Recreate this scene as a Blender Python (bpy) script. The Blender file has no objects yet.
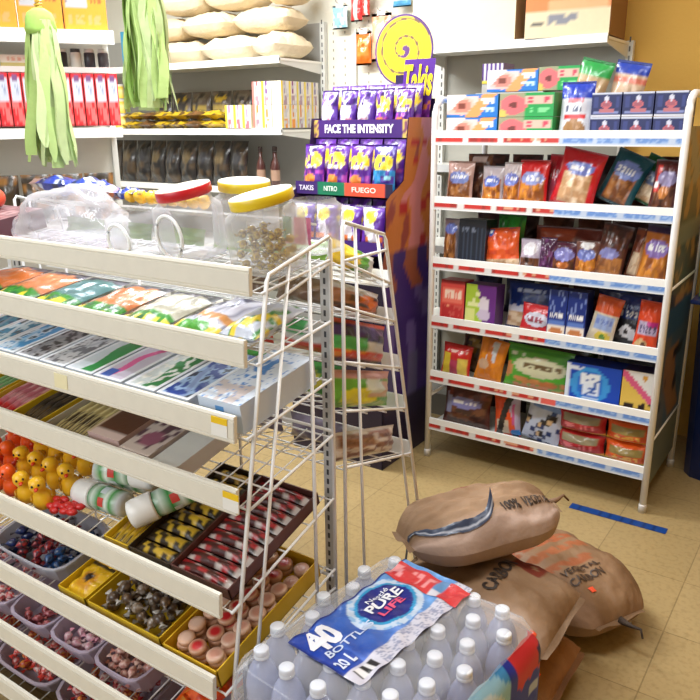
import bpy, math, random
from mathutils import Vector, Matrix, noise
random.seed(11)
R = random.Random(5)
sin, cos, pi, rad = math.sin, math.cos, math.pi, math.radians
scene = bpy.context.scene
COL = scene.collection

# ------------------------------------------------------------------ colour
def lin(c):
    out = []
    for x in c[:3]:
        x = max(0.0, min(255.0, x)) / 255.0
        out.append(x / 12.92 if x <= 0.04045 else ((x + 0.055) / 1.055) ** 2.4)
    return (out[0], out[1], out[2], 1.0)
def hsh(*a):
    v = sin(sum(x * k for x, k in zip(a, (12.9898, 78.233, 37.719, 9.131)))) * 43758.5453
    return v - math.floor(v)
def jit(c, k):
    d = (R.random() - .5) * 2 * k
    return tuple(max(0, min(255, x + d)) for x in c)
def nz(x, y, z=0.0):
    return noise.noise(Vector((x, y, z)))

# ------------------------------------------------------------------ materials (node based, base colour from the mesh's colour layer)
MATS = {}
def mat(name, rough=.5, spec=.5, coat=0.0, bump=0.0, bscale=40.0, vary=.06, vscale=30.0, metal=0.0, trans=0.0, sheen=0.0, emit=0.0):
    if name in MATS: return MATS[name]
    m = bpy.data.materials.new(name); m.use_nodes = True
    nt = m.node_tree; N = nt.nodes; L = nt.links
    b = N['Principled BSDF']
    at = N.new('ShaderNodeAttribute'); at.attribute_name = 'Col'
    tc = N.new('ShaderNodeTexCoord')
    no = N.new('ShaderNodeTexNoise'); no.inputs['Scale'].default_value = vscale; no.inputs['Detail'].default_value = 3
    L.new(tc.outputs['Object'], no.inputs['Vector'])
    mr = N.new('ShaderNodeMapRange'); mr.inputs['To Min'].default_value = 1 - vary; mr.inputs['To Max'].default_value = 1 + vary
    L.new(no.outputs['Fac'], mr.inputs['Value'])
    vm = N.new('ShaderNodeVectorMath'); vm.operation = 'SCALE'
    L.new(at.outputs['Color'], vm.inputs[0]); L.new(mr.outputs['Result'], vm.inputs['Scale'])
    L.new(vm.outputs['Vector'], b.inputs['Base Color'])
    b.inputs['Roughness'].default_value = rough
    b.inputs['Specular IOR Level'].default_value = spec
    b.inputs['Coat Weight'].default_value = coat
    b.inputs['Coat Roughness'].default_value = .12
    b.inputs['Metallic'].default_value = metal
    if emit:
        L.new(vm.outputs['Vector'], b.inputs['Emission Color']); b.inputs['Emission Strength'].default_value = emit
    if bump:
        n2 = N.new('ShaderNodeTexNoise'); n2.inputs['Scale'].default_value = bscale; n2.inputs['Detail'].default_value = 4
        L.new(tc.outputs['Object'], n2.inputs['Vector'])
        bp = N.new('ShaderNodeBump'); bp.inputs['Strength'].default_value = bump; bp.inputs['Distance'].default_value = .01
        L.new(n2.outputs['Fac'], bp.inputs['Height']); L.new(bp.outputs['Normal'], b.inputs['Normal'])
    if trans:
        out = N['Material Output']
        tr = N.new('ShaderNodeBsdfTransparent'); L.new(vm.outputs['Vector'], tr.inputs['Color'])
        mx = N.new('ShaderNodeMixShader')
        lw = N.new('ShaderNodeLayerWeight'); lw.inputs['Blend'].default_value = .35
        r2 = N.new('ShaderNodeMapRange'); r2.inputs['To Min'].default_value = trans; r2.inputs['To Max'].default_value = trans * .45
        L.new(lw.outputs['Facing'], r2.inputs['Value'])
        L.new(r2.outputs['Result'], mx.inputs['Fac'])
        L.new(b.outputs['BSDF'], mx.inputs[1]); L.new(tr.outputs['BSDF'], mx.inputs[2])
        L.new(mx.outputs['Shader'], out.inputs['Surface'])
    MATS[name] = m
    return m
FILM = mat('glossy_film', .28, .5, .35, .35, 28, .08)
CARD = mat('printed_carton', .45, .4, .1, .05, 90, .05)
PAINT = mat('white_enamel', .35, .5, .2, .04, 120, .05, 8)
PLAS = mat('moulded_plastic', .32, .5, .1, .03, 60, .05)
KRAFT = mat('kraft_paper', .7, .3, 0, .55, 22, .14, 9)
CLEAR = mat('clear_plastic', .10, .7, .4, .12, 18, .03, 20, trans=.84)
PET = mat('bottle_plastic', .10, .7, .3, .3, 34, .05, 20, trans=.42)
WRAP = mat('shrink_film', .12, .7, .3, .6, 16, .03, 20, trans=.93)
TUBM = mat('milky_plastic', .3, .5, .1, .03, 60, .04, trans=.22)
TISSUE = mat('tissue_paper', .9, .1, 0, .2, 60, .12, 25, trans=.12)
INK = mat('printed_ink', .45, .4, 0, .02, 60, .03)
SACK = mat('woven_sack', .8, .2, 0, .5, 60, .12, 12)
METAL = mat('metal_trim', .35, .5, 0, .05, 50, .06, 20, metal=.6)

# ------------------------------------------------------------------ mesh builder
class M:
    def __init__(s): s.v = []; s.f = []; s.c = []
    def add(s, vs, fs, cs):
        b = len(s.v); s.v.extend(vs)
        s.f.extend(tuple(b + i for i in f) for f in fs)
        if isinstance(cs, tuple): cs = [lin(cs)] * len(vs)
        s.c.extend(cs); return s
    def patch(s, fn, nu, nv, col, closeu=False):
        vs = []; cs = []; fs = []; w = nu if closeu else nu + 1
        for j in range(nv + 1):
            for i in range(w):
                u, v = i / nu, j / nv
                vs.append(Vector(fn(u, v)))
                cs.append(lin(col(u, v) if callable(col) else col))
        for j in range(nv):
            for i in range(nu):
                k = (i + 1) % w
                fs.append((j * w + i, j * w + k, (j + 1) * w + k, (j + 1) * w + i))
        return s.add(vs, fs, cs)
    def box(s, c, d, col, rot=None):
        c = Vector(c); h = Vector(d) / 2
        vs = [Vector((x * h.x, y * h.y, z * h.z)) for z in (-1, 1) for y in (-1, 1) for x in (-1, 1)]
        if rot is not None: vs = [rot @ v for v in vs]
        vs = [v + c for v in vs]
        return s.add(vs, [(0, 2, 3, 1), (4, 5, 7, 6), (0, 1, 5, 4), (2, 6, 7, 3), (0, 4, 6, 2), (1, 3, 7, 5)], col)
    def tube(s, pts, r, col, n=6, closed=False):
        pts = [Vector(p) for p in pts]; rings = []; k = len(pts)
        for i, p in enumerate(pts):
            a = pts[(i - 1) % k] if (i or closed) else p
            b = pts[(i + 1) % k] if (i < k - 1 or closed) else p
            t = (b - a).normalized()
            up = Vector((0, 0, 1)) if abs(t.z) < .9 else Vector((1, 0, 0))
            x = t.cross(up).normalized(); y = x.cross(t)
            rr = r[i] if isinstance(r, (list, tuple)) else r
            rings.append([p + x * (rr * cos(2 * pi * q / n)) + y * (rr * sin(2 * pi * q / n)) for q in range(n)])
        vs = [v for rg in rings for v in rg]; fs = []
        for i in range(k if closed else k - 1):
            i2 = (i + 1) % k
            for q in range(n):
                q2 = (q + 1) % n
                fs.append((i * n + q, i * n + q2, i2 * n + q2, i2 * n + q))
        if not closed: fs += [tuple(range(n))[::-1], tuple((k - 1) * n + q for q in range(n))]
        return s.add(vs, fs, col)
    def lathe(s, prof, n, col=None, c=(0, 0, 0), sq=2.0, cap=True):
        c = Vector(c); vs = []; cs = []; fs = []
        for p in prof:
            r, z = p[0], p[1]; cc = lin(p[2] if len(p) > 2 else col)
            for q in range(n):
                a = 2 * pi * q / n; ca, sa = cos(a), sin(a)
                k = 1.0 if sq == 2 else (abs(ca) ** sq + abs(sa) ** sq) ** (-1 / sq)
                vs.append(c + Vector((r * k * ca, r * k * sa, z))); cs.append(cc)
        m = len(prof)
        for i in range(m - 1):
            for q in range(n):
                q2 = (q + 1) % n
                fs.append((i * n + q, i * n + q2, (i + 1) * n + q2, (i + 1) * n + q))
        if cap:
            fs.append(tuple(range(n))[::-1]); fs.append(tuple((m - 1) * n + q for q in range(n)))
        return s.add(vs, fs, cs)
    def ell(s, c, r, col, n=10, k=7, warp=0.0, seed=0.0):
        c = Vector(c)
        def fn(u, v):
            a, b = 2 * pi * u, pi * (v * .98 + .01)
            d = Vector((cos(a) * sin(b), sin(a) * sin(b), -cos(b)))
            w = 1 + warp * nz(d.x * 1.7 + seed, d.y * 1.7, d.z * 1.7)
            return c + Vector((d.x * r[0], d.y * r[1], d.z * r[2])) * w
        return s.patch(fn, n, k, col, closeu=True)
    def xf(s, mtx, start=0):
        for i in range(start, len(s.v)): s.v[i] = mtx @ Vector(s.v[i])
        return s
def rotm(x=0, y=0, z=0):
    return (Matrix.Rotation(rad(z), 3, 'Z') @ Matrix.Rotation(rad(y), 3, 'Y') @ Matrix.Rotation(rad(x), 3, 'X'))
def tag(o, label=None, cat=None, group=None, kind=None):
    if label: o['label'] = label
    if cat: o['category'] = cat
    if group: o['group'] = group
    if kind: o['kind'] = kind
    return o
def make(name, m, material, parent=None, loc=(0, 0, 0), rot=(0, 0, 0), smooth=True, bevel=0.0):
    me = bpy.data.meshes.new(name)
    me.from_pydata([tuple(v) for v in m.v], [], m.f)
    at = me.color_attributes.new('Col', 'FLOAT_COLOR', 'POINT')
    at.data.foreach_set('color', [x for c in m.c for x in c])
    if smooth: me.polygons.foreach_set('use_smooth', [True] * len(me.polygons))
    me.materials.append(material); me.update()
    o = bpy.data.objects.new(name, me); COL.objects.link(o)
    o.location = loc; o.rotation_euler = rot
    if parent is not None: o.parent = parent
    if bevel:
        bv = o.modifiers.new('bevel', 'BEVEL'); bv.width = bevel; bv.segments = 2; bv.limit_method = 'ANGLE'
    return o
def empty(name, loc=(0, 0, 0), rot=(0, 0, 0)):
    o = bpy.data.objects.new(name, None); COL.objects.link(o)
    o.empty_display_size = .05; o.location = loc; o.rotation_euler = rot
    return o
def dup(o, parent=None):
    c = o.copy(); COL.objects.link(c)
    if parent is not None: c.parent = parent
    for ch in list(o.children): dup(ch, c)
    return c
FONT_CACHE = {}
def glyphs(text, bold=.02):
    """flat triangulated outline of a line of lettering, scaled to unit box [0..1]x[0..1]; returns verts, faces, aspect"""
    k = (text, bold)
    if k not in FONT_CACHE:
        cu = bpy.data.curves.new('lettering', 'FONT'); cu.body = text; cu.resolution_u = 3; cu.offset = bold
        ob = bpy.data.objects.new('lettering_source', cu); COL.objects.link(ob)
        dg = bpy.context.evaluated_depsgraph_get()
        me = bpy.data.meshes.new_from_object(ob.evaluated_get(dg))
        vs = [v.co.copy() for v in me.vertices]; fs = [tuple(p.vertices) for p in me.polygons]
        bpy.data.objects.remove(ob); bpy.data.curves.remove(cu); bpy.data.meshes.remove(me)
        x0 = min(v.x for v in vs); x1 = max(v.x for v in vs); y0 = min(v.y for v in vs); y1 = max(v.y for v in vs)
        FONT_CACHE[k] = ([((v.x - x0) / (x1 - x0), (v.y - y0) / (y1 - y0)) for v in vs], fs, (x1 - x0) / (y1 - y0))
    return FONT_CACHE[k]
def letter(m, text, fn, u0, u1, v0, v1, col, swap=0, bold=.02):
    """lay lettering on a surface fn(u,v)->point; swap quarter-turns the text"""
    vs, fs, _ = glyphs(text, bold); out = []
    for a, b in vs:
        if swap == 1: a, b = 1 - b, a
        elif swap == 2: a, b = 1 - a, 1 - b
        elif swap == 3: a, b = b, 1 - a
        out.append(Vector(fn(u0 + (u1 - u0) * a, v0 + (v1 - v0) * b)))
    return m.add(out, fs, col)

# ------------------------------------------------------------------ printed designs: D(base, ops...) -> colour at (u,v)
def D(base, *ops, sd=0.0):
    def f(u, v):
        c = base
        for o in ops:
            k = o[0]
            if k == 'r':
                if o[1] <= u <= o[2] and o[3] <= v <= o[4]: c = o[5]
            elif k == 'e':
                if ((u - o[1]) / o[3]) ** 2 + ((v - o[2]) / o[4]) ** 2 <= 1: c = o[5]
            elif k == 'ring':
                q = ((u - o[1]) / o[3]) ** 2 + ((v - o[2]) / o[4]) ** 2
                if o[5] <= q <= 1: c = o[6]
            elif k == 'sp':      # printed flecks
                if o[1] <= u <= o[2] and o[3] <= v <= o[4]:
                    if hsh(math.floor(u * o[7]), math.floor(v * o[7]), sd + 1.7) < o[6]: c = o[5]
            elif k == 'ck':      # biscuits seen through a window: round blobs on a jittered grid
                if o[1] <= u <= o[2] and o[3] <= v <= o[4]:
                    n = o[6]; gu, gv = u * n, v * n; c = o[5][0]; best = 9
                    for di in (-1, 0, 1):
                        for dj in (-1, 0, 1):
                            a, b = math.floor(gu) + di, math.floor(gv) + dj
                            px = a + .5 + .5 * (hsh(a, b, sd) - .5); py = b + .5 + .5 * (hsh(b, a, sd + 3) - .5)
                            d = math.hypot(gu - px, gv - py)
                            if d < best: best = d; q = hsh(a, b, sd + 7)
                    if best < .5: c = o[5][1] if q < .5 else o[5][-1]
            elif k == 'w':       # a line of small print, too small to read: uneven upright strokes
                if o[1] <= u <= o[2] and o[3] <= v <= o[4]:
                    t = (u - o[1]) / (o[2] - o[1]); n = o[6] if len(o) > 6 else 9
                    if hsh(math.floor(t * n * 2), sd + o[3] * 7) < .68 and hsh(math.floor(t * n * 2), math.floor((v - o[3]) / (o[4] - o[3]) * 3), sd) < .82: c = o[5]
            elif k == 'd':       # slanted band: o = ('d', slope, lo, hi, col)
                q = u + o[1] * v
                if o[2] <= q <= o[3]: c = o[4]
            elif k == 's':       # stripes across u
                if (u * o[1]) % 1 < o[2]: c = o[3]
            elif k == 'sv':
                if (v * o[1]) % 1 < o[2]: c = o[3]
        return c
    return f

# ------------------------------------------------------------------ package shapes (base at z=0, front towards -y)
def pillow(w, h, t, des, back=None, nu=22, nv=26, crimp=.07, wr=.010, seed=0.0, slump=.12):
    m = M()
    def prof(u, v):
        vv = (v - crimp) / (1 - 2 * crimp)
        if vv <= 0 or vv >= 1 or u <= 0 or u >= 1: return 0
        q = vv ** (1 - slump * 2)
        return (sin(pi * u) ** .55) * (sin(pi * min(1, max(0, q))) ** .5)
    def pos(u, v, s):
        p = prof(u, v)
        n = wr * (nz(u * 5 + seed, v * 5, s) + .6 * nz(u * 13 + seed, v * 4, s + 3)) * (p > 0)
        x = (u - .5) * w * (1 - .07 * sin(pi * v)) 
        if p == 0: n = .15 * wr * sin(v * 60)
        return (x, s * (p * t / 2) + s * n * min(1, p * 2), v * h)
    fr = lambda u, v: pos(u, v, -1)
    m.patch(fr, nu, nv, des)
    m.patch(lambda u, v: pos(1 - u, v, 1), nu, nv, back or (lambda u, v: des(u, v)))
    m.front = lambda u, v: Vector(pos(u, v, -1)) + Vector((0, -.0025, 0))
    return m
def carton(w, d, h, front, side, top=None, n=20):
    m = M(); x, y = w / 2, d / 2
    top = top or side
    m.patch(lambda u, v: ((u - .5) * w, -y, v * h), n, n, front)
    m.patch(lambda u, v: (x, (u - .5) * d, v * h), 6, 6, side)
    m.patch(lambda u, v: (-x, (.5 - u) * d, v * h), 6, 6, side)
    m.patch(lambda u, v: ((.5 - u) * w, y, v * h), 2, 2, side)
    m.patch(lambda u, v: ((u - .5) * w, (v - .5) * d, h), n, n, top)
    m.patch(lambda u, v: ((u - .5) * w, (.5 - v) * d, 0), 2, 2, side)
    m.front = lambda u, v: Vector(((u - .5) * w, -y - .0012, v * h))
    m.top = lambda u, v: Vector(((u - .5) * w, (v - .5) * d, h + .0012))
    return m
def tray(w, d, h, col, th=.003, front=None, hf=None):
    """open-topped box, origin at bottom centre; hf = lower front height"""
    m = M(); hf = hf or h
    m.box((0, 0, th / 2), (w, d, th), col)
    m.box((0, d / 2 - th / 2, h / 2), (w, th, h), col)
    m.box((0, -d / 2 + th / 2, hf / 2), (w, th, hf), front or col)
    for s in (-1, 1):
        x0, x1 = s * w / 2, s * (w / 2 - th)
        y0, y1 = -d / 2, d / 2
        vs = [Vector(p) for p in ((x0, y0, 0), (x0, y1, 0), (x0, y1, h), (x0, y0, hf), (x1, y0, 0), (x1, y1, 0), (x1, y1, h), (x1, y0, hf))]
        m.add(vs, [(0, 1, 2, 3), (7, 6, 5, 4), (3, 2, 6, 7), (0, 4, 5, 1), (1, 5, 6, 2), (0, 3, 7, 4)], col)
    return m
def tub(w, d, h, col, r=.3, flare=.88, th=.003, n=32):
    """rounded plastic tub with a rolled rim"""
    m = M()
    def ring(k, z, off=0): return [(Vector((0, 0, 0)))]
    def fn_at(k, off):
        def P(a):
            ca, sa = cos(a), sin(a); q = (abs(ca) ** 5 + abs(sa) ** 5) ** (-1 / 5)
            return ca * q, sa * q
        return P
    P = fn_at(0, 0)
    prof = [(0.02, 0), (flare, 0), (1, h), (1.05, h), (1.05, h - .006), (1.0, h - .004)]
    inner = [(1 - 2 * th / w, h), (flare - 2 * th / w, th), (0.02, th)]
    vs = []; fs = []
    allp = [prof[0], prof[1], (1.0, h - .006), (1.04, h - .006), (1.04, h), (1 - 2 * th / w, h), (flare - 2 * th / w, th), (.02, th)]
    for k, z in allp:
        for q in range(n):
            x, y = P(2 * pi * q / n); vs.append(Vector((x * k * w / 2, y * k * d / 2, z)))
    for i in range(len(allp) - 1):
        for q in range(n):
            fs.append((i * n + q, i * n + (q + 1) % n, (i + 1) * n + (q + 1) % n, (i + 1) * n + q))
    return m.add(vs, fs, col)

# ------------------------------------------------------------------ camera
cd = bpy.data.cameras.new('camera'); cam = bpy.data.objects.new('camera', cd); COL.objects.link(cam)
cd.sensor_width = 36; cd.lens = 745 / 700 * 36; cd.clip_start = .05
_p, _r, _y = .29533, -.0091, .60028
_f = Vector((-sin(_y) * cos(_p), cos(_y) * cos(_p), -sin(_p))); _r0 = Vector((cos(_y), sin(_y), 0)); _u0 = _r0.cross(_f)
_x = _r0 * cos(_r) + _u0 * sin(_r); _u = _u0 * cos(_r) - _r0 * sin(_r)
mw = Matrix((_x, _u, -_f)).transposed().to_4x4(); mw.translation = (0, 0, 1.5)
cam.matrix_world = mw; scene.camera = cam

# ------------------------------------------------------------------ light
w = bpy.data.worlds.new('world'); scene.world = w; w.use_nodes = True
w.node_tree.nodes['Background'].inputs[0].default_value = (.88, .94, 1, 1); w.node_tree.nodes['Background'].inputs[1].default_value = .36
def area(name, loc, size, power, col=(1, 1, 1), target=None):
    l = bpy.data.lights.new(name, 'AREA'); l.shape = 'RECTANGLE'; l.size, l.size_y = size; l.energy = power; l.color = col
    o = bpy.data.objects.new(name, l); COL.objects.link(o); o.location = loc
    if target: o.rotation_euler = (Vector(target) - Vector(loc)).to_track_quat('-Z', 'Y').to_euler()
    return o
area('ceiling_light', (-2.7, 2.3, 2.66), (1.6, .5), 104, (.95, .98, 1))
area('ceiling_light', (-1.3, 1.2, 2.66), (1.4, .4), 46, (.95, .98, 1))
area('ceiling_light', (-.2, 2.2, 2.66), (.6, 1.2), 14, (1, .95, .88))
area('front_fill_light', (-1.9, -1.5, 1.9), (2.4, 1.4), 45, (.95, .98, 1), (-1.9, 1.5, 1.0))  # added fill from behind the camera to brighten the racks
scene.view_settings.view_transform = 'Standard'
scene.cycles.transparent_max_bounces = 24
scene.cycles.max_bounces = 8

# ------------------------------------------------------------------ the room
def nodes_mat(name):
    m = bpy.data.materials.new(name); m.use_nodes = True
    return m, m.node_tree.nodes, m.node_tree.links
fm, N, L = nodes_mat('vinyl_tile_floor'); b = N['Principled BSDF']; b.inputs['Roughness'].default_value = .38
tc = N.new('ShaderNodeTexCoord'); br = N.new('ShaderNodeTexBrick'); br.offset = 0; br.inputs['Scale'].default_value = 1
br.inputs['Brick Width'].default_value = .305; br.inputs['Row Height'].default_value = .305; br.inputs['Mortar Size'].default_value = .0022
br.inputs['Color1'].default_value = lin((170, 147, 103)); br.inputs['Color2'].default_value = lin((163, 140, 96)); br.inputs['Mortar'].default_value = lin((140, 119, 80))
L.new(tc.outputs['Object'], br.inputs['Vector'])
n1 = N.new('ShaderNodeTexNoise'); n1.inputs['Scale'].default_value = 60; n1.inputs['Detail'].default_value = 6
n2 = N.new('ShaderNodeTexNoise'); n2.inputs['Scale'].default_value = 2.2
L.new(tc.outputs['Object'], n1.inputs['Vector']); L.new(tc.outputs['Object'], n2.inputs['Vector'])
rp = N.new('ShaderNodeValToRGB'); rp.color_ramp.elements[0].position = .34; rp.color_ramp.elements[0].color = (.80, .78, .74, 1); rp.color_ramp.elements[1].position = .52; rp.color_ramp.elements[1].color = (1, 1, 1, 1)
L.new(n1.outputs['Fac'], rp.inputs['Fac'])
m1 = N.new('ShaderNodeMix'); m1.data_type = 'RGBA'; m1.blend_type = 'MULTIPLY'; m1.inputs[0].default_value = .8
L.new(br.outputs['Color'], m1.inputs[6]); L.new(rp.outputs['Color'], m1.inputs[7])
r2 = N.new('ShaderNodeMapRange'); r2.inputs['To Min'].default_value = .8; r2.inputs['To Max'].default_value = 1.12; L.new(n2.outputs['Fac'], r2.inputs['Value'])
vm = N.new('ShaderNodeVectorMath'); vm.operation = 'SCALE'; L.new(m1.outputs[2], vm.inputs[0]); L.new(r2.outputs['Result'], vm.inputs['Scale'])
L.new(vm.outputs['Vector'], b.inputs['Base Color'])
WALL = mat('painted_wall', .8, .2, 0, .12, 70, .06, 3)
X0, X1, YF, YB, H = -4.9, 1.3, -2.2, 3.75, 2.75
m = M(); m.patch(lambda u, v: (X0 + (X1 - X0) * u, YF + (YB - YF) * v, 0), 1, 1, (190, 168, 120))
fl = make('floor', m, fm, smooth=False); tag(fl, kind='structure')
m = M(); WS = -1.93
m.box(((X0 + WS) / 2, YB + .05, H / 2), (WS - X0, .1, H), (226, 222, 208)); m.box(((WS + X1) / 2, YB + .05, H / 2), (X1 - WS, .1, H), (222, 178, 92))
tag(make('wall_back', m, WALL, smooth=False), kind='structure')
m = M(); m.box((X0 - .05, (YF + YB) / 2, H / 2), (.1, YB - YF, H), (228, 225, 214)); tag(make('wall_left', m, WALL, smooth=False), kind='structure')
m = M(); m.box((X1 + .05, (YF + YB) / 2, H / 2), (.1, YB - YF, H), (196, 152, 70)); tag(make('wall_right', m, WALL, smooth=False), kind='structure')
m = M(); m.box(((X0 + X1) / 2, (YF + YB) / 2, H + .05), (X1 - X0, YB - YF, .1), (232, 230, 224)); tag(make('ceiling', m, WALL, smooth=False), kind='structure')
m = M(); m.box((.5, YB - .006, .05), (1.58, .012, .1), (70, 62, 52)); tag(make('baseboard_back', m, PLAS, smooth=False), kind='structure')

# tape on the floor
m = M()
m.patch(lambda u, v: (-.80 + .372 * u, 2.728 + .046 * v, .0015), 40, 2, lambda u, v: (18, 60, 126) if (u * 9) % 1 < .82 else (12, 40, 92))
tag(make('floor_tape', m, INK, smooth=False), 'strip of dark blue tape stuck on the tan tiled floor', 'tape')

# ------------------------------------------------------------------ biscuit rack on the right
WHITE = (244, 245, 246)
rk = empty('snack_rack', (-1.05, 3.1, 0)); tag(rk, 'white steel snack rack with six shelves of packaged biscuits and cakes', 'rack')
def put(o, x, y, z): o.location = (x + 1.05, y - 3.1, z)
RX0, RX1, RY0, RY1 = -1.52, -.545, 2.857, 3.36
for xx in (RX0, RX1):
    m = M()
    pts = [(0, RY0, 0)]
    pts += [(0, RY0, 1.52)] + [(0, RY0 + .07 * (1 - cos(a)), 1.52 + .07 * sin(a)) for a in [k * pi / 10 for k in range(1, 6)]]
    pts += [(0, RY1 - .07, 1.59)] + [(0, RY1 - .07 * (1 - sin(a)), 1.52 + .07 * cos(a)) for a in [k * pi / 10 for k in range(1, 6)]] + [(0, RY1, 0)]
    m.tube([(0, y - 3.1, z) for _, y, z in pts], .0135, WHITE, 10)
    for z in (.30, .9): m.tube([(0, RY0 - 3.1, z), (0, RY1 - 3.1, z)], .008, WHITE, 6)
    o = make('side_frame', m, PAINT, rk); o.location = (xx + 1.05, 0, 0)
    for y in (RY0, RY1):
        m = M(); m.lathe([(.016, 0), (.016, .03), (.0145, .035)], 10, (210, 208, 204)); o2 = make('foot', m, PLAS, rk); o2.location = (xx + 1.05, y - 3.1, 0)
TZ = [1.44, 1.175, .917, .655, .40, .168]
for ti, z in enumerate(TZ):
    m = M()
    for k in range(9):
        y = RY0 + .03 + k * (RY1 - RY0 - .05) / 8
        m.tube([(RX0 + 1.05, y - 3.1, -.018), (RX1 + 1.05, y - 3.1, -.018)], .0035, WHITE, 5)
    for k in range(12):
        x = RX0 + .04 + k * (RX1 - RX0 - .08) / 11
        m.tube([(x + 1.05, RY0 - 3.1, -.022), (x + 1.05, RY1 - 3.1, -.022)], .003, WHITE, 5)
    m.patch(lambda u, v: (RX0 + 1.05 + (RX1 - RX0) * u, RY0 + .02 - 3.1 + (RY1 - RY0 - .03) * v, -.0135), 2, 2, (225, 224, 220))
    sh = make('shelf', m, PAINT, rk, loc=(0, 0, z))
    def lipcol(u, v, s=ti):
        c = (208, 206, 204)
        if v < .1 or v > .9: return (226, 227, 228)
        if u < .55:
            q = u * 9.3 + s * .13
            if .14 < v < .84 and (q % 1.45) < 1.2: c = (184, 44, 38) if hsh(math.floor(u * 62), s) < .75 else (150, 40, 34)
            if .25 < v < .72 and u > .33 and hsh(math.floor(u * 70), s + 2) < .35: c = (206, 150, 120)
        else:
            q = u * 9.3 + s * .2
            c = (176, 190, 212)
            if .18 < v < .84 and (q % 1.3) < 1.1: c = (96, 134, 196) if hsh(math.floor(u * 90), math.floor(v * 8), s) < .7 else (140, 168, 210)
            if hsh(math.floor(q / 1.3), s) < .12: c = (214, 92, 84)
        return c
    m = M(); lw_ = RX1 - RX0 - .02
    m.patch(lambda u, v: ((u - .5) * lw_, -.262 + .004 * v, -.028 + .056 * v), 120, 8, lipcol)
    m.box((0, -.254, 0), (lw_, .012, .054), (238, 238, 236))
    make('price_strip', m, CARD, sh, loc=((RX0 + RX1) / 2 + 1.05, RY0 + .012 - 3.1 + .252 - .012, 0), smooth=False)
# printed board on the rack's side
def sidecol(u, v):
    if v > .52:
        n = nz(u * 5, v * 16, 2); c = (74, 56, 40)
        if n > .12: c = (150, 108, 52)
        if n < -.25: c = (48, 44, 46)
        if abs(v - .72) < .03: c = (110, 104, 92)
        if v > .85 and n < .1: c = (120, 112, 98)
    else:
        c = (58, 84, 108) if u > .3 else (86, 92, 98)
        n = nz(u * 4, v * 12, 6)
        if .16 < v < .40 and abs(u - .55 - .2 * sin(v * 14)) < .22: c = (128, 96, 62)
        if .22 < v < .38 and n > .22: c = (26, 24, 26)
        if v < .15: c = (104, 112, 104)
        if v > .44: c = (40, 78, 116)
    return c
m = M(); m.patch(lambda u, v: (0, RY0 + .03 - 3.1 + (RY1 - RY0 - .05) * u, .10 + 1.38 * v), 26, 70, sidecol)
m.patch(lambda u, v: (-.003, RY1 - .02 - 3.1 - (RY1 - RY0 - .05) * u, .10 + 1.38 * v), 2, 2, (150, 150, 150))
make('side_panel', m, CARD, rk, loc=(RX1 + 1.05 + .004, 0, 0), smooth=False)

# ---- packages on the rack.  P(): one package standing on tier t
BROWN = [(150, 96, 52), (176, 116, 62), (120, 70, 36)]; DARKB = [(92, 52, 36), (66, 38, 30), (120, 74, 48)]; CREAM = [(214, 178, 140), (234, 208, 176), (196, 152, 110)]; ORNG = [(176, 104, 40), (206, 132, 48), (140, 78, 36)]
def shape_of(kind, w_, h_, t_, des, seed, side):
    if kind == 'b': return pillow(w_ * .96, min(h_ * 1.1, .218), t_, des, seed=seed, crimp=.06), FILM
    if kind == 'f': return pillow(w_, h_, t_, des, seed=seed, crimp=.05, slump=.0, wr=.006), FILM
    return carton(w_, t_, h_, des, side), CARD
n_p = [0]
def P(t, kind, x, w_, h_, t_, des, name, label, cat, y=0.0, lean=8, roll=0, yaw=0, z=None, side=(200, 200, 200), words=None, group=None):
    n_p[0] += 1
    ms, mt = shape_of(kind, w_, h_, t_, des, n_p[0] * 3.1, side)
    zz = (TZ[t - 1] - .0125 if z is None else z) + abs(sin(rad(roll))) * w_ / 2 + (sin(rad(max(lean, 0))) * t_ / 2 if kind == 'c' else 0) + .001
    o = make(name, ms, mt, loc=(x, 2.895 + t_ / 2 + y, zz), rot=(rad(-lean), rad(roll), rad(yaw)), smooth=kind != 'c')
    tag(o, label, cat, group)
    for wd in words or []:
        lm = M(); letter(lm, wd[0], ms.front, wd[1], wd[2], wd[3], wd[4], wd[5], bold=wd[6] if len(wd) > 6 else .02)
        make('lettering', lm, INK, o, smooth=False)
    return o
W_ = (238, 238, 240); NAVY = (24, 34, 92); RED = (196, 30, 36); BLU = (104, 124, 196)
donutB = D((32, 110, 190), ('r', 0, .6, .12, .9, (214, 190, 186)), ('e', .3, .5, .26, .4, (206, 128, 112)), ('ring', .3, .5, .26, .4, .55, (226, 176, 160)), ('e', .3, .5, .09, .13, (120, 60, 48)), ('d', -.35, .36, .62, (228, 150, 90)), ('w', .64, .94, .6, .8, W_), ('w', .66, .94, .25, .42, (190, 220, 250)), ('d', -.5, -.55, -.1, (228, 216, 214)), sd=1)
donutG = D((30, 150, 74), ('r', 0, .45, 0, 1, (150, 150, 120)), ('e', .26, .5, .25, .42, (214, 104, 110)), ('e', .26, .5, .08, .13, (110, 50, 50)), ('r', .5, .95, .52, .86, (206, 176, 160)), ('w', .54, .92, .58, .8, (196, 66, 90)), ('w', .54, .92, .2, .36, (120, 210, 140)), ('e', .05, .1, .1, .2, (214, 180, 90)), sd=2)
for k in range(2):
    P(1, 'c', -1.375, .225, .088, .16, donutB, 'doughnut_pack', ['lower', 'upper'][k] + ' blue doughnut pack at the end of the top rack shelf', 'cake pack', lean=0, z=1.4285 + k * .0895, side=(60, 120, 190), y=.002 * k)
P(1, 'c', -1.285, .225, .086, .14, donutB, 'doughnut_pack', 'blue doughnut pack peeping out behind and above the front pair', 'cake pack', y=.19, lean=0, z=1.62, side=(60, 120, 190))
P(1, 'c', -1.30, .30, .19, .14, D((180, 180, 178)), 'storage_carton', 'plain pale carton hidden behind the doughnut packs on the top rack shelf', 'box', y=.19, lean=0, side=(180, 178, 172))
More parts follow.
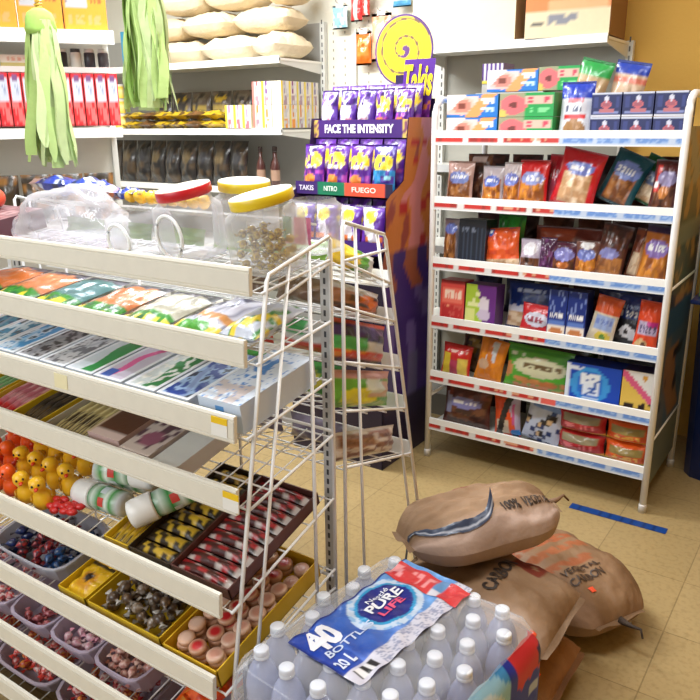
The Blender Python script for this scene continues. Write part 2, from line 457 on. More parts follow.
for k in range(2):
    P(1, 'c', -1.145, .22, .088, .16, donutG, 'doughnut_pack', ['lower', 'upper'][k] + ' green doughnut pack with a pink ring, beside the white and blue bread bag', 'cake pack', lean=0, z=1.4285 + k * .0895, side=(50, 150, 80), y=.002 * k)
P(1, 'c', -1.09, .17, .09, .14, donutG, 'doughnut_pack', 'green doughnut pack stacked highest, behind the two front green packs', 'cake pack', y=.19, lean=0, z=1.62, side=(60, 140, 80))
P(1, 'c', -1.45, .10, .086, .12, D((210, 206, 200), ('s', 5, .5, (86, 50, 130)), ('r', 0, 1, 0, .15, (220, 200, 80))), 'snack_carton', 'small purple striped carton behind the rack top beside the purple crisp stand', 'box', y=.36, lean=0, z=1.66, side=(150, 130, 160))
P(1, 'c', -1.45, .10, .235, .12, D((190, 186, 178)), 'storage_carton', 'plain pale carton under the small purple striped carton', 'box', y=.36, lean=0, side=(180, 178, 172))
P(1, 'f', -.957, .128, .215, .05, D((222, 224, 232), ('r', 0, 1, .72, 1, (34, 60, 170)), ('r', .25, .75, .62, .7, (206, 120, 130)), ('w', .2, .8, .47, .6, (90, 96, 120)), ('r', .18, .86, .36, .45, (204, 50, 56)), ('e', .5, .16, .36, .2, (168, 126, 84)), sd=5), 'bread_bag', 'white bag with a blue top and red band standing among the doughnut packs', 'bag', lean=6)
P(1, 'f', -1.0, .13, .29, .05, D((40, 150, 70), ('r', 0, 1, 0, .8, (180, 150, 110))), 'bread_bag', 'green topped bag leaning behind the white and blue bread bag', 'bag', y=.14, lean=4, roll=14)
P(1, 'f', -.85, .13, .28, .05, D((36, 62, 160), ('r', 0, 1, 0, .82, (196, 168, 140)), ('r', 0, 1, .72, .78, (200, 110, 90))), 'bread_bag', 'blue topped bag leaning behind the navy cartons on the rack', 'bag', y=.16, lean=4, roll=10)
navy = D((20, 30, 84), ('r', 0, 1, .0, .08, (206, 206, 216)), ('r', .1, .9, .14, .22, (120, 130, 180)), ('r', .26, .78, .2, .30, (176, 104, 112)), ('e', .5, .5, .17, .16, (186, 92, 100)), ('r', .36, .64, .44, .56, (150, 80, 96)), ('e', .5, .74, .06, .15, (196, 198, 216)), ('r', .1, .2, .4, .8, (44, 54, 116)), ('r', .82, .92, .4, .8, (44, 54, 116)), ('r', 0, 1, .93, 1, (190, 196, 214)), sd=6)
for i in range(3):
    for j in range(2):
        P(1, 'c', -.838 + i * .112, .107, .084, .15, navy, 'cake_carton', f"{['lower', 'upper'][j]} navy carton, {['beside the white bread bag', 'middle of its row of three', 'beside the right rack post'][i]}", 'box', lean=0, z=1.4285 + j * .0855, side=(40, 46, 100), y=.002 * j)
# tier 2
winB = lambda lab, blobs, top, s: D(top, ('ck', .08, .92, .05, .66, blobs, 5), ('e', .5, .62, .4, .15, lab), ('w', .22, .78, .58, .66, W_), sd=s)
P(2, 'b', -1.435, .13, .165, .06, winB((116, 130, 190), BROWN, (196, 160, 150), 11), 'biscuit_bag', 'clear bag of brown biscuits with lilac label at the left end of its shelf', 'bag')
P(2, 'b', -1.39, .12, .19, .05, D((92, 60, 48), ('ck', 0, 1, 0, 1, DARKB, 5), ('r', .2, .8, .84, .95, (220, 200, 196)), sd=12), 'biscuit_bag', 'dark brown biscuit bag standing behind the lilac labelled one', 'bag', y=.09)
P(2, 'b', -1.285, .10, .15, .055, winB((92, 112, 190), ORNG, (190, 180, 186), 13), 'biscuit_bag', 'small clear bag of golden biscuits with blue label, second from left', 'bag')
P(2, 'b', -1.20, .085, .165, .055, winB((108, 120, 196), ORNG, (200, 188, 190), 14), 'biscuit_bag', 'narrow clear bag of golden biscuits beside the red topped bag', 'bag')
P(2, 'b', -1.112, .13, .175, .06, D((200, 28, 34), ('ck', .06, .94, .04, .6, ORNG, 5), ('e', .5, .62, .42, .14, (140, 150, 206)), ('w', .25, .75, .57, .67, W_), sd=15), 'biscuit_bag', 'red topped bag of golden biscuits with pale blue label', 'bag')
P(2, 'b', -1.048, .075, .192, .045, D((186, 26, 44), ('r', .1, .9, .1, .5, (170, 70, 90)), ('w', .2, .8, .55, .7, (220, 190, 200)), sd=16), 'biscuit_bag', 'slim crimson bag squeezed beside the big red biscuit bag', 'bag', y=.066, roll=3)
P(2, 'b', -.955, .18, .198, .07, D((192, 24, 36), ('e', .5, .36, .36, .34, (206, 170, 140)), ('ck', .18, .82, .04, .60, CREAM, 6), ('e', .52, .68, .34, .12, (110, 124, 196)), ('w', .3, .75, .64, .72, W_), sd=17), 'biscuit_bag', 'big red bag tilted on the shelf, cream biscuits showing under a blue label', 'bag', roll=11)
P(2, 'b', -.815, .15, .186, .06, D((16, 74, 84), ('r', .14, .86, .06, .55, (150, 86, 50)), ('ck', .2, .8, .06, .5, BROWN, 5), ('e', .5, .66, .4, .17, (112, 128, 190)), ('w', .22, .78, .6, .7, W_), sd=18), 'biscuit_bag', 'teal bag leaning far to one side with a brown window', 'bag', roll=22, y=.072)
P(2, 'b', -.715, .145, .165, .055, D((22, 104, 54), ('ck', .15, .85, .05, .45, CREAM, 5), ('e', .5, .55, .4, .15, (120, 132, 170)), ('w', .25, .75, .5, .6, W_), sd=19), 'biscuit_bag', 'dark green bag leaning against the teal bag', 'bag', roll=24, y=.135)
P(2, 'b', -.618, .10, .18, .06, D((88, 34, 34), ('ck', .1, .9, .05, .5, DARKB, 5), ('r', .1, .3, .4, .9, (206, 60, 56)), ('e', .55, .66, .36, .14, (150, 140, 180)), ('r', .12, .26, .5, .6, W_), ('e', .5, .4, .2, .12, (190, 120, 60)), sd=20), 'biscuit_bag', 'dark red biscuit bag tucked beside the right rack post, second shelf', 'bag', roll=4)
P(2, 'b', -1.24, .22, .16, .06, D((44, 30, 46), ('r', .1, .9, .7, .9, (70, 44, 66)), sd=21), 'biscuit_bag', 'dark plum bag lying behind the golden biscuit bags', 'bag', y=.11, lean=20)
P(2, 'b', -.66, .16, .17, .05, D((56, 36, 34), ('sp', 0, 1, 0, 1, (120, 70, 60), .3, 12), sd=22), 'biscuit_bag', 'dark brown bag standing behind the leaning green bag', 'bag', y=.22, lean=6)
# tier 3
P(3, 'b', -1.462, .075, .18, .05, D((150, 140, 150), ('ck', .1, .9, .04, .72, BROWN, 4), ('e', .5, .78, .42, .12, (100, 116, 190)), sd=31), 'biscuit_bag', 'narrow clear bag of tan biscuits under a blue label, third shelf end', 'bag', lean=4)
P(3, 'c', -1.355, .125, .195, .11, D((26, 32, 46), ('s', 6, .25, (52, 62, 80)), ('r', 0, 1, .84, 1, (22, 26, 36)), ('w', .15, .6, .72, .8, (110, 120, 140)), sd=32), 'cake_tray', 'black ribbed plastic cake tray standing on end', 'tray', lean=4, side=(24, 28, 40))
P(3, 'b', -1.232, .13, .215, .05, D((44, 150, 48), ('e', .35, .62, .12, .1, (170, 190, 220)), ('sp', 0, 1, 0, 1, (30, 110, 40), .25, 9), sd=33), 'biscuit_bag', 'bright green bag behind the orange bag on the third shelf', 'bag', y=.09)
P(3, 'b', -1.222, .165, .15, .06, D((226, 92, 40), ('ck', 0, 1, 0, .22, CREAM, 6), ('sp', 0, 1, .3, 1, (206, 70, 34), .3, 9), ('e', .2, .9, .1, .1, (60, 100, 180)), ('e', .2, .9, .05, .05, W_), sd=34), 'biscuit_bag', 'orange bag slumped in front of the green bag', 'bag', roll=-6)
P(3, 'b', -1.10, .10, .125, .05, D((190, 180, 200), ('ck', .05, .95, .04, .45, DARKB, 4), ('e', .5, .7, .32, .2, (236, 236, 244)), sd=35), 'biscuit_bag', 'small white and lilac bag of dark biscuits beside the orange bag', 'bag')
P(3, 'b', -1.03, .07, .135, .045, D((74, 32, 72), ('sp', 0, 1, 0, 1, (110, 60, 110), .25, 8), sd=36), 'biscuit_bag', 'slim deep purple bag on the third shelf', 'bag')
P(3, 'b', -.96, .11, .125, .05, D((84, 40, 60), ('ck', .06, .94, .04, .5, DARKB, 5), ('e', .5, .62, .42, .2, (128, 126, 190)), ('e', .5, .32, .25, .1, (190, 110, 50)), sd=37), 'biscuit_bag', 'maroon bag with lilac label and dark biscuits, third shelf middle', 'bag')
P(3, 'b', -.872, .10, .135, .05, D((120, 80, 70), ('ck', .06, .94, .04, .55, ORNG, 4), ('e', .5, .62, .4, .16, (110, 122, 190)), ('e', .5, .86, .3, .1, W_), sd=38), 'biscuit_bag', 'small bag of golden biscuits with white top, beside the big brown bag', 'bag')
P(3, 'b', -.792, .12, .19, .06, D((86, 46, 38), ('ck', .08, .92, .04, .4, BROWN, 5), ('e', .45, .46, .34, .1, (128, 130, 190)), ('sp', 0, 1, .6, 1, (60, 32, 30), .4, 9), sd=39), 'biscuit_bag', 'big chocolate brown bag with low lilac label', 'bag', roll=8)
P(3, 'b', -.70, .085, .175, .05, D((160, 84, 56), ('ck', .1, .9, .04, .5, CREAM, 4), ('d', .2, .6, .85, (206, 160, 120)), ('sp', 0, 1, .7, 1, (120, 60, 50), .4, 8), sd=40), 'biscuit_bag', 'tan and rust coloured bag leaning between two brown bags', 'bag', roll=10, y=.064)
P(3, 'b', -.628, .11, .21, .06, D((190, 112, 44), ('ck', .06, .94, .04, .45, ORNG, 4), ('e', .5, .6, .44, .16, (136, 110, 180)), ('w', .2, .8, .55, .66, W_), ('r', 0, 1, .88, 1, (52, 34, 70)), sd=41), 'biscuit_bag', 'amber bag with purple label beside the right rack post, third shelf', 'bag', roll=6)
P(3, 'b', -1.0, .30, .165, .05, D((120, 54, 44), ('r', .05, .6, .55, .95, (176, 80, 52)), sd=42), 'biscuit_bag', 'rust red bag lying along the back of the third shelf', 'bag', y=.12, lean=18)
P(3, 'b', -.72, .22, .21, .05, D((66, 34, 34), sd=43), 'biscuit_bag', 'dark maroon bag standing at the back of the third shelf', 'bag', y=.13, lean=8)
# tier 4
P(4, 'c', -1.437, .115, .19, .09, D((214, 74, 66), ('r', .06, .94, .5, .84, (236, 120, 100)), ('w', .12, .88, .6, .76, (250, 220, 200)), ('ck', .08, .92, .05, .4, [(206, 90, 80), (240, 170, 130), (190, 50, 50)], 5), ('r', 0, 1, .93, 1, (150, 40, 40)), sd=51), 'biscuit_carton', 'coral red carton at the left end of the fourth shelf', 'box', lean=3, side=(180, 60, 56))
P(4, 'c', -1.302, .14, .185, .09, D((170, 200, 60), ('d', .25, .62, 1.4, (104, 44, 130)), ('e', .62, .52, .18, .2, (224, 214, 226)), ('e', .62, .3, .22, .13, (206, 190, 214)), ('r', 0, .3, .1, .4, (220, 226, 140)), ('sp', .1, .45, .5, .9, (230, 236, 170), .35, 12), sd=52), 'biscuit_carton', 'lime green and purple carton, second on the fourth shelf', 'box', lean=3, side=(90, 50, 120))
P(4, 'f', -1.115, .215, .20, .06, D((22, 50, 124), ('w', .2, .8, .78, .88, (190, 206, 240)), ('r', .0, .38, .36, .5, (206, 206, 220)), ('ck', .04, .4, .03, .36, CREAM, 8), ('sp', 0, 1, .5, .8, (40, 74, 160), .25, 10), sd=53), 'biscuit_pack', 'wide navy biscuit pack behind the red and white one', 'pack', y=.07, lean=8)
P(4, 'f', -1.058, .145, .125, .05, D((206, 40, 48), ('e', .5, .5, .38, .24, (214, 214, 232)), ('w', .2, .8, .42, .58, (150, 60, 80)), ('r', 0, 1, 0, .12, (220, 130, 90)), sd=54), 'biscuit_pack', 'red pack with a white oval, leaning on the wide navy pack', 'pack', roll=4)
for k in range(2):
    P(4, 'c', -.965 + k * .079, .076, .20, .09, D((26, 48, 130), ('r', .05, .95, .03, .26, (226, 214, 200)), ('e', .5, .15, .38, .08, (190, 120, 70)), ('r', .1, .9, .3, .36, (90, 120, 190)), ('w', .15, .85, .42, .5, W_), ('sp', 0, 1, .55, 1, (120, 140, 200), .2, 10), sd=55 + k), 'biscuit_carton', ['navy carton with a biscuit on white, touching the red pack', 'navy carton with a biscuit on white, beside the orange and white pack'][k], 'box', lean=4, side=(30, 40, 110))
P(4, 'f', -.795, .105, .19, .045, D((214, 202, 180), ('r', 0, 1, .62, 1, (206, 84, 40)), ('r', .15, .9, .3, .6, (150, 170, 214)), ('w', .2, .85, .4, .52, (110, 130, 196)), ('e', .6, .14, .3, .12, (226, 200, 80)), ('e', .6, .14, .12, .06, (90, 140, 50)), sd=57), 'biscuit_pack', 'cream pack with an orange top between the navy packs', 'pack', roll=10)
P(4, 'f', -.697, .12, .20, .05, D((24, 44, 110), ('r', 0, 1, 0, .5, (28, 26, 34)), ('e', .4, .26, .22, .13, (226, 226, 232)), ('e', .66, .2, .18, .11, (206, 206, 214)), ('e', .4, .26, .08, .05, (40, 30, 34)), ('w', .1, .7, .55, .66, W_), ('w', .1, .9, .72, .8, (150, 170, 214)), sd=58), 'biscuit_pack', 'navy and black pack with white cookies printed low', 'pack', roll=3, y=.055)
P(4, 'f', -.622, .09, .195, .05, D((226, 74, 34), ('r', .1, .95, .32, .58, (190, 176, 206)), ('r', .5, .95, .5, .6, (190, 40, 130)), ('w', .15, .9, .38, .5, (90, 80, 120)), ('e', .35, .12, .26, .12, (214, 180, 130)), ('e', .45, .1, .1, .08, (90, 50, 36)), sd=59), 'biscuit_pack', 'orange pack with a lilac band beside the right rack post', 'pack', roll=4)
P(4, 'f', -.72, .26, .225, .05, D((22, 34, 92), ('sp', 0, 1, .6, 1, (50, 70, 140), .2, 9), sd=60), 'biscuit_pack', 'dark navy pack standing behind the front packs of the fourth shelf', 'pack', y=.11, lean=8)
# tier 5
P(5, 'f', -1.425, .145, .15, .06, D((206, 40, 40), ('r', .05, .34, .02, .72, (222, 196, 60)), ('r', .62, .95, .02, .6, (226, 200, 90)), ('r', .36, .6, .1, .5, (180, 60, 90)), ('w', .1, .9, .74, .84, (240, 200, 190)), sd=61), 'snack_pack', 'red and yellow pack at the left end of the fifth shelf', 'pack', roll=3)
P(5, 'f', -1.38, .15, .18, .05, D((90, 60, 36), ('e', .5, .7, .36, .18, (140, 110, 40)), ('sp', 0, 1, 0, 1, (60, 40, 30), .3, 9), sd=62), 'snack_pack', 'dark brown pack behind the red and yellow one', 'pack', y=.08, roll=10)
P(5, 'f', -1.268, .13, .195, .06, D((230, 140, 34), ('r', .36, .72, .5, .95, (206, 210, 224)), ('d', .3, .55, .75, (210, 120, 40)), ('r', .1, .9, .06, .3, (222, 130, 30)), ('e', .3, .4, .22, .12, (206, 170, 140)), sd=63), 'snack_pack', 'bright orange pack tilted beside the wide green pack', 'pack', roll=8)
P(5, 'f', -1.045, .295, .19, .07, D((84, 170, 50), ('e', .55, .56, .42, .22, (214, 214, 180)), ('w', .22, .9, .52, .64, (110, 90, 60), 13), ('ck', .18, .98, .03, .3, [(110, 150, 60), (206, 136, 80), (190, 116, 66)], 7), ('e', .04, .4, .07, .18, (206, 140, 90)), ('r', 0, 1, .86, .96, (60, 140, 40)), ('w', .08, .3, .76, .84, (220, 230, 210)), sd=64), 'snack_pack', 'wide green pack with a cream oval and golden biscuits', 'pack', roll=2)
o = P(5, 'c', -.797, .22, .165, .12, D((24, 70, 180), ('e', .45, .48, .36, .44, (60, 150, 220)), ('e', .45, .48, .24, .36, (40, 110, 206)), ('r', 0, .06, .1, .95, (224, 232, 244)), ('w', .1, .32, .84, .93, (220, 226, 240)), ('r', .29, .62, .5, .76, (232, 238, 246)), ('r', .32, .6, .24, .5, (224, 232, 244)), ('sp', .29, .62, .24, .76, (50, 90, 170), .22, 22), ('r', .33, .62, .12, .17, (200, 216, 240)), sd=65), 'cake_carton', 'blue carton with big white letters on the fifth shelf', 'box', lean=3, side=(26, 50, 140))
P(5, 'c', -.622, .122, .17, .11, D((40, 46, 120), ('d', 1.54, -.1, 1.3, (222, 186, 84)), ('d', 1.54, 1.3, 1.62, (214, 90, 130)), ('d', 1.54, 1.62, 4, (226, 224, 220)), ('e', .7, .86, .08, .07, (206, 150, 60)), ('r', 0, 1, 0, .14, (44, 30, 28)), ('sp', 0, 1, .1, .25, (44, 30, 28), .6, 9), sd=66), 'cake_carton', 'cake carton with a pink, white and yellow slice, fifth shelf end', 'box', lean=3, side=(50, 40, 90))
P(5, 'f', -1.0, .28, .19, .05, D((60, 110, 50), ('r', 0, 1, .7, 1, (50, 44, 40)), sd=67), 'snack_pack', 'dull green pack standing behind the wide green one', 'pack', y=.11)
P(5, 'f', -.68, .20, .20, .05, D((34, 30, 44), sd=68), 'snack_pack', 'black pack standing behind the cake carton', 'pack', y=.16)
# tier 6
P(6, 'f', -1.365, .24, .195, .08, D((84, 40, 32), ('ck', .12, .95, .05, .5, DARKB, 6), ('e', .48, .58, .36, .13, (134, 132, 190)), ('w', .2, .76, .54, .64, W_), ('r', .05, .2, .3, .8, (150, 150, 180)), ('sp', 0, 1, .7, 1, (120, 60, 44), .35, 9), sd=71), 'snack_pack', 'large dark brown pack at the left end of the bottom rack shelf', 'pack')
P(6, 'f', -1.155, .125, .185, .06, D((228, 84, 36), ('d', .45, .95, 1.5, (190, 180, 210)), ('r', .12, .62, .05, .4, (206, 190, 170)), ('d', -.5, .05, .3, (40, 34, 30)), ('e', .85, .06, .2, .12, (40, 120, 200)), ('r', .75, .86, .3, .8, (206, 90, 150)), sd=72), 'snack_pack', 'orange pack with grey corner on the bottom rack shelf', 'pack', roll=-6)
P(6, 'f', -1.01, .17, .19, .06, D((190, 200, 224), ('sp', 0, 1, 0, 1, (30, 50, 110), .24, 9), ('sp', 0, 1, 0, 1, (36, 30, 34), .18, 7), ('sp', 0, 1, 0, .6, (210, 180, 140), .12, 8), ('r', .1, .9, .78, .9, (120, 150, 210)), sd=73), 'snack_pack', 'white pack spotted with navy and black cookies, bottom rack shelf', 'pack', roll=9)
for k in range(2):
    P(6, 'f', -.835, .205, .095, .10, D((176, 30, 40), ('r', .1, .9, .55, .85, (150, 140, 110)), ('w', .15, .8, .3, .5, (226, 120, 130)), ('r', 0, 1, 0, .18, (206, 160, 80)), sd=74), 'snack_pack', ['lower', 'upper'][k] + ' crimson pack in the pair next to the spotted white pack', 'pack', lean=0, z=.1555 + k * .09)
    P(6, 'f', -.645, .18, .095, .10, D((224, 92, 34), ('r', .12, .9, .5, .8, (150, 130, 70)), ('w', .2, .8, .25, .45, (240, 190, 90)), ('r', 0, 1, 0, .16, (226, 180, 60)), sd=75), 'snack_pack', ['lower', 'upper'][k] + ' orange pack in the pair beside the right rack post', 'pack', lean=0, z=.1555 + k * .09)

# added rear rank of packages, coloured dark as the shade inside the rack
shade_rows = {2: [(86, 44, 40), (60, 40, 44), (110, 60, 44)], 3: [(70, 40, 46), (104, 56, 40), (52, 36, 44)], 4: [(28, 36, 84), (90, 40, 50), (24, 30, 66)], 5: [(50, 44, 50), (70, 90, 44), (44, 40, 70)], 6: [(60, 36, 34), (110, 44, 40), (44, 40, 50)]}
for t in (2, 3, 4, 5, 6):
    for ci, c in enumerate(shade_rows[t]):
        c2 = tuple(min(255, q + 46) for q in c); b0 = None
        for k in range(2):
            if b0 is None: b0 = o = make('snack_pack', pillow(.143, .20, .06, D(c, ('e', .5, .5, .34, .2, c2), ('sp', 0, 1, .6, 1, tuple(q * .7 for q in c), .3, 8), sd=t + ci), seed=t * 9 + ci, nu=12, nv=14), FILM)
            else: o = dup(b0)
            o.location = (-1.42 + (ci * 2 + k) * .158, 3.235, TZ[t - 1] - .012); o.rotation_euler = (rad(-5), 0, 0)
            tag(o, f"{['dark', 'dim', 'shadowed'][ci]} filler pack in the rear rank of the {['', '', 'second', 'third', 'fourth', 'fifth', 'bottom'][t]} rack shelf, {['toward the purple stand', 'half way along', 'toward the blue bin'][ci]}", 'pack', f"rear rank packs, shelf {t}, {['far', 'middle', 'near'][ci]}")

# ------------------------------------------------------------------ double-sided wire sweet rack: front half
XE, XL = -.96, -2.22
FY = [1.084, 1.059, 1.018, 1.012, .945, .911, .88, .85]; FZ = [1.182, 1.04, .892, .733, .525, .342, .18, .03]
RZ = [1.215, 1.074, .936, .795, .628, .43, .27, .12]; RY = 1.32
CREAMW = (230, 226, 213)
fr = empty('candy_rack', (-1.59, 1.1, 0)); tag(fr, 'white wire candy rack with eight sloping shelves beside the water bottles', 'rack')
OX, OY = -1.59, 1.1
def leg_y(z): return 1.112 + (z - 1.207) * .1886
for xx, inn in ((XE, -1), (XL, 1)):
    m = M(); L_ = lambda p: (xx - OX, p[0] - OY, p[1])
    m.tube([L_((leg_y(0), 0)), L_((leg_y(1.2), 1.2)), L_((1.118, 1.212)), L_((1.322, 1.263)), L_((1.329, 1.256)), L_((1.329, 0))], .0048, WHITE, 8)
    m.tube([L_((leg_y(0) + .075, .0)), L_((leg_y(1.22) + .068, 1.222))], .004, WHITE, 6)
    m.tube([L_((1.25, .0)), L_((1.25, 1.244))], .0046, WHITE, 6)
    for i in range(8):
        m.tube([L_((FY[i] + .01, FZ[i] - .004)), L_((RY + .009, RZ[i] - .004))], .0036, WHITE, 6)
    m.tube([L_((1.14, 1.155)), L_((1.329, 1.205))], .0035, WHITE, 6)
    for z in (.05, .37): m.tube([L_((leg_y(z), z)), L_((1.329, z))], .004, WHITE, 6)
    make('side_frame', m, PAINT, fr)
m = M()
for x in (XL + .3, XL + .62, XE - .3): m.tube([(x - OX, 1.325 - OY, 0), (x - OX, 1.325 - OY, 1.2)], .004, WHITE, 6)
for z in (.4, .8, 1.2): m.tube([(XL - OX, 1.328 - OY, z), (XE - OX, 1.328 - OY, z)], .004, WHITE, 6)
make('back_grid', m, PAINT, fr)
for xx in (XE - .022, XL + .022):
    m = M(); m.box((0, 0, .60), (.024, .016, 1.2), (206, 206, 204))
    for k in range(46): m.box((0, -.0085, .06 + k * .025), (.006, .001, .014), (70, 70, 72)); m.box((.0125, 0, .06 + k * .025), (.001, .006, .014), (70, 70, 72))
    make('slotted_upright', m, PAINT, fr, loc=(xx - OX, 1.342 - OY, 0), smooth=False)
SH = []      # shelf frames: matrix from (x, up-slope, normal) to the room
for i in range(8):
    a = math.atan2(RZ[i] - FZ[i], RY - FY[i]); ln = math.hypot(RZ[i] - FZ[i], RY - FY[i])
    mt = Matrix.Translation((0, FY[i], FZ[i])) @ Matrix.Rotation(a, 4, 'X')
    SH.append((mt, a, ln))
    m = M(); x0, x1 = XL + .004, XE - .004
    nw = 26
    for k in range(nw):
        x = x0 + .02 + k * (x1 - x0 - .04) / (nw - 1)
        m.tube([(x - OX, .0, -.003), (x - OX, ln, -.003)], .0018, WHITE, 5)
    for k in range(5):
        m.tube([(x0 - OX, .012 + k * (ln - .015) / 4, -.0065), (x1 - OX, .012 + k * (ln - .015) / 4, -.0065)], .0024, WHITE, 5)
    sh = make('shelf', m, PAINT, fr); sh.matrix_local = Matrix.Translation((0, FY[i] - OY, FZ[i])) @ Matrix.Rotation(a, 4, 'X')
    # ribbed price channel along the front
    m = M(); xe = XE - .012
    prof = [(.004, -.006), (-.004, -.006), (-.0055, -.001), (-.0035, .001), (-.0055, .004), (-.0055, .040), (-.0035, .042), (-.0055, .045), (-.004, .051), (.004, .052)]
    def lp(u, v, pr=prof):
        q = v * (len(pr) - 1); k = min(int(q), len(pr) - 2); t = q - k
        return (x0 + (xe - x0) * u - OX, pr[k][0] + (pr[k + 1][0] - pr[k][0]) * t, pr[k][1] + (pr[k + 1][1] - pr[k][1]) * t)
    m.patch(lp, 2, len(prof) - 1, CREAMW)
    m.patch(lambda u, v: (x0 + (xe - x0) * u - OX, .004, .052 - .058 * v), 2, 1, CREAMW)
    m.box((xe - OX, 0, .023), (.002, .009, .056), CREAMW)
    lo = make('price_channel', m, PLAS, sh, smooth=False); lo.rotation_euler = (-a - rad(3), 0, 0); lo.location = (0, -.009, 0)
    # clipped yellow price tags
    tags = {2: [(-1.01, (240, 200, 30))], 3: [(-.985, (240, 200, 30))]}.get(i, [])
    if i == 2: tags.append((-1.53, None))
    for tx, tc_ in tags:
        m = M()
        if tc_:
            m.box((0, 0, .036), (.044, .0012, .014), tc_); m.box((0, 0, .016), (.044, .001, .026), (240, 240, 236))
        else: m.box((0, 0, .022), (.05, .001, .036), (238, 230, 190))
        t_ = make('price_tag', m, CARD, lo, loc=(tx - OX, -.0066, 0), smooth=False)
def on(i, x, y, n=0.0):
    return SH[i - 1][0] @ Vector((x, y, n))
def lay(o, i, x, y, n=0.0, yaw=0, tilt=0, roll=0):
    """stand o on shelf i: y runs up the slope, n away from the wire deck"""
    o.matrix_world = SH[i - 1][0] @ Matrix.Translation((x, y, n)) @ rotm(tilt, roll, yaw).to_4x4()
    return o
def flat(m_):           # lay a package (front -y, up z) on its back: front up, top away from the viewer
    return m_.xf(Matrix.Rotation(-pi / 2, 4, 'X'))

# ---- shelf 2: flat bags with green and yellow ends
sw = [(-2.02, (214, 120, 60)), (-1.845, (226, 140, 90)), (-1.675, (92, 140, 140)), (-1.50, (222, 132, 78)), (-1.335, (206, 204, 186))]
nm = ['orange sweet bag at the far end of the second shelf', 'peach sweet bag between the orange end bag and the teal one', 'teal sweet bag with green and yellow edge on the second shelf', 'orange sweet bag between the teal and the off-white bag', 'off-white sweet bag beside the striped bag on the second shelf']
for k, (x, c) in enumerate(sw):
    des = D(c, ('r', 0, 1, .0, .16, (226, 200, 40)), ('r', 0, 1, .1, .3, (60, 140, 50)), ('sp', 0, 1, 0, .26, (30, 96, 50), .3, 11), ('sp', 0, 1, .03, .2, (240, 214, 60), .3, 9), ('sp', .1, .9, .4, .9, tuple(q * .9 + 20 for q in c), .3, 9), ('r', 0, 1, .86, 1, (120, 116, 130)), ('sp', 0, 1, .82, 1, (60, 60, 70), .4, 14), sd=k + .3)
    m = pillow(.155, .235, .035, des, seed=k * 2.2, crimp=.04, wr=.008); flat(m)
    o = make('sweet_bag', m, FILM); lay(o, 2, x, .012, .02, yaw=R.uniform(-4, 4)); tag(o, nm[k], 'bag')
des = D((206, 206, 220), ('s', 16, .3, (150, 150, 170)), ('r', 0, 1, 0, .2, (226, 196, 60)), ('r', .2, .8, .04, .2, (70, 150, 50)), ('r', .3, 1, .3, .42, (214, 150, 90)), ('sp', 0, 1, .5, 1, (90, 90, 110), .2, 10), sd=9)
m = pillow(.145, .235, .045, des, seed=31, crimp=.04); flat(m); o = make('sweet_bag', m, FILM); lay(o, 2, -1.165, .014, .026, yaw=-3)
tag(o, 'silver striped sweet bag with a yellow edge on the second shelf', 'bag')
m = pillow(.10, .2, .05, D((190, 196, 210), ('sp', 0, 1, 0, 1, (60, 130, 60), .3, 8), ('sp', 0, 1, 0, .5, (226, 200, 60), .3, 7), sd=12), seed=33, crimp=.04); flat(m); o = make('sweet_bag', m, FILM); lay(o, 2, -1.03, .03, .036, yaw=2)
tag(o, 'silver and green sweet bag nearest the wire end frame, second shelf', 'bag')

# ---- shelf 3: gum cartons
gum = [((66, 150, 180), (30, 84, 130), 'teal blue gum carton beyond the pale blue one'), ((40, 130, 170), (200, 220, 232), 'teal gum carton with pale edge, next to the speckled blue-white one'), ((196, 212, 230), (60, 140, 196), 'blue and white speckled gum carton'), ((150, 150, 156), (40, 40, 48), 'black and grey gum carton'), ((190, 190, 194), (100, 100, 108), 'pale grey gum carton beside the black and grey one'), ((206, 216, 224), (40, 140, 64), 'white gum carton with a green band'), ((204, 196, 216), (214, 90, 150), 'lilac gum carton with a pink wave'), ((196, 206, 206), (36, 120, 60), 'white gum carton with dark green pattern'), ((150, 180, 220), (26, 62, 150), 'deep blue gum carton beside the big white carton')]
gx = [-2.0, -1.90, -1.80, -1.695, -1.59, -1.485, -1.38, -1.27, -1.165]
for k, (c1, c2, lb) in enumerate(gum):
    def des(u, v, k=k, c1=c1, c2=c2):
        c = c1
        wv = .5 + .22 * sin(v * 5 + k)
        if k in (6,):
            if abs(u - .25 - .5 * v - .1 * sin(v * 9)) < .11: c = c2
            if abs(u - .3) < .16 and v < .2: c = (60, 90, 170)
        elif k in (5, 7): 
            if u > .45 + .1 * sin(v * 8): c = c2
            if k == 7 and nz(u * 7, v * 12) > .15: c = (226, 226, 220)
        else:
            n = nz(u * 3.2 + k * 5, v * 6.5, k) + .5 * nz(u * 9, v * 17, k)
            if n > .12: c = c2
            if n < -.34: c = tuple(.4 * q for q in c2)
            if abs(u - wv) < .07 and n < .3: c = tuple(.5 * a + .5 * b_ for a, b_ in zip(c2, (230, 236, 244)))
        if u < .10 or u > .90 or v < .03: c = (226, 230, 238)
        return c
    m = carton(.098, .235, .05, lambda u, v: (210, 218, 230), (206, 214, 226), des, n=44)
    o = make('gum_carton', m, CARD, smooth=False); lay(o, 3, gx[k], .13, .0005); tag(o, lb, 'box')
def whd(u, v):
    c = (216, 226, 240)
    if .3 < v < .85 and abs(u - .5 - .2 * sin(v * 7)) < .22 and nz(u * 6, v * 9, 4) > -.05: c = (70, 130, 200)
    if v < .32 and u < .8 and nz(u * 5, v * 7, 1) > -.1: c = (206, 196, 196)
    if nz(u * 14, v * 20, 9) > .38: c = (110, 150, 206)
    return c
m = carton(.118, .25, .066, D((206, 220, 238), ('r', .4, .6, .2, .8, (90, 150, 210))), (196, 210, 232), whd, n=44)
o = make('gum_carton', m, CARD, smooth=False); lay(o, 3, -1.03, .142, .0005, yaw=0); tag(o, 'big white carton with pale blue print by the wire end frame', 'box')

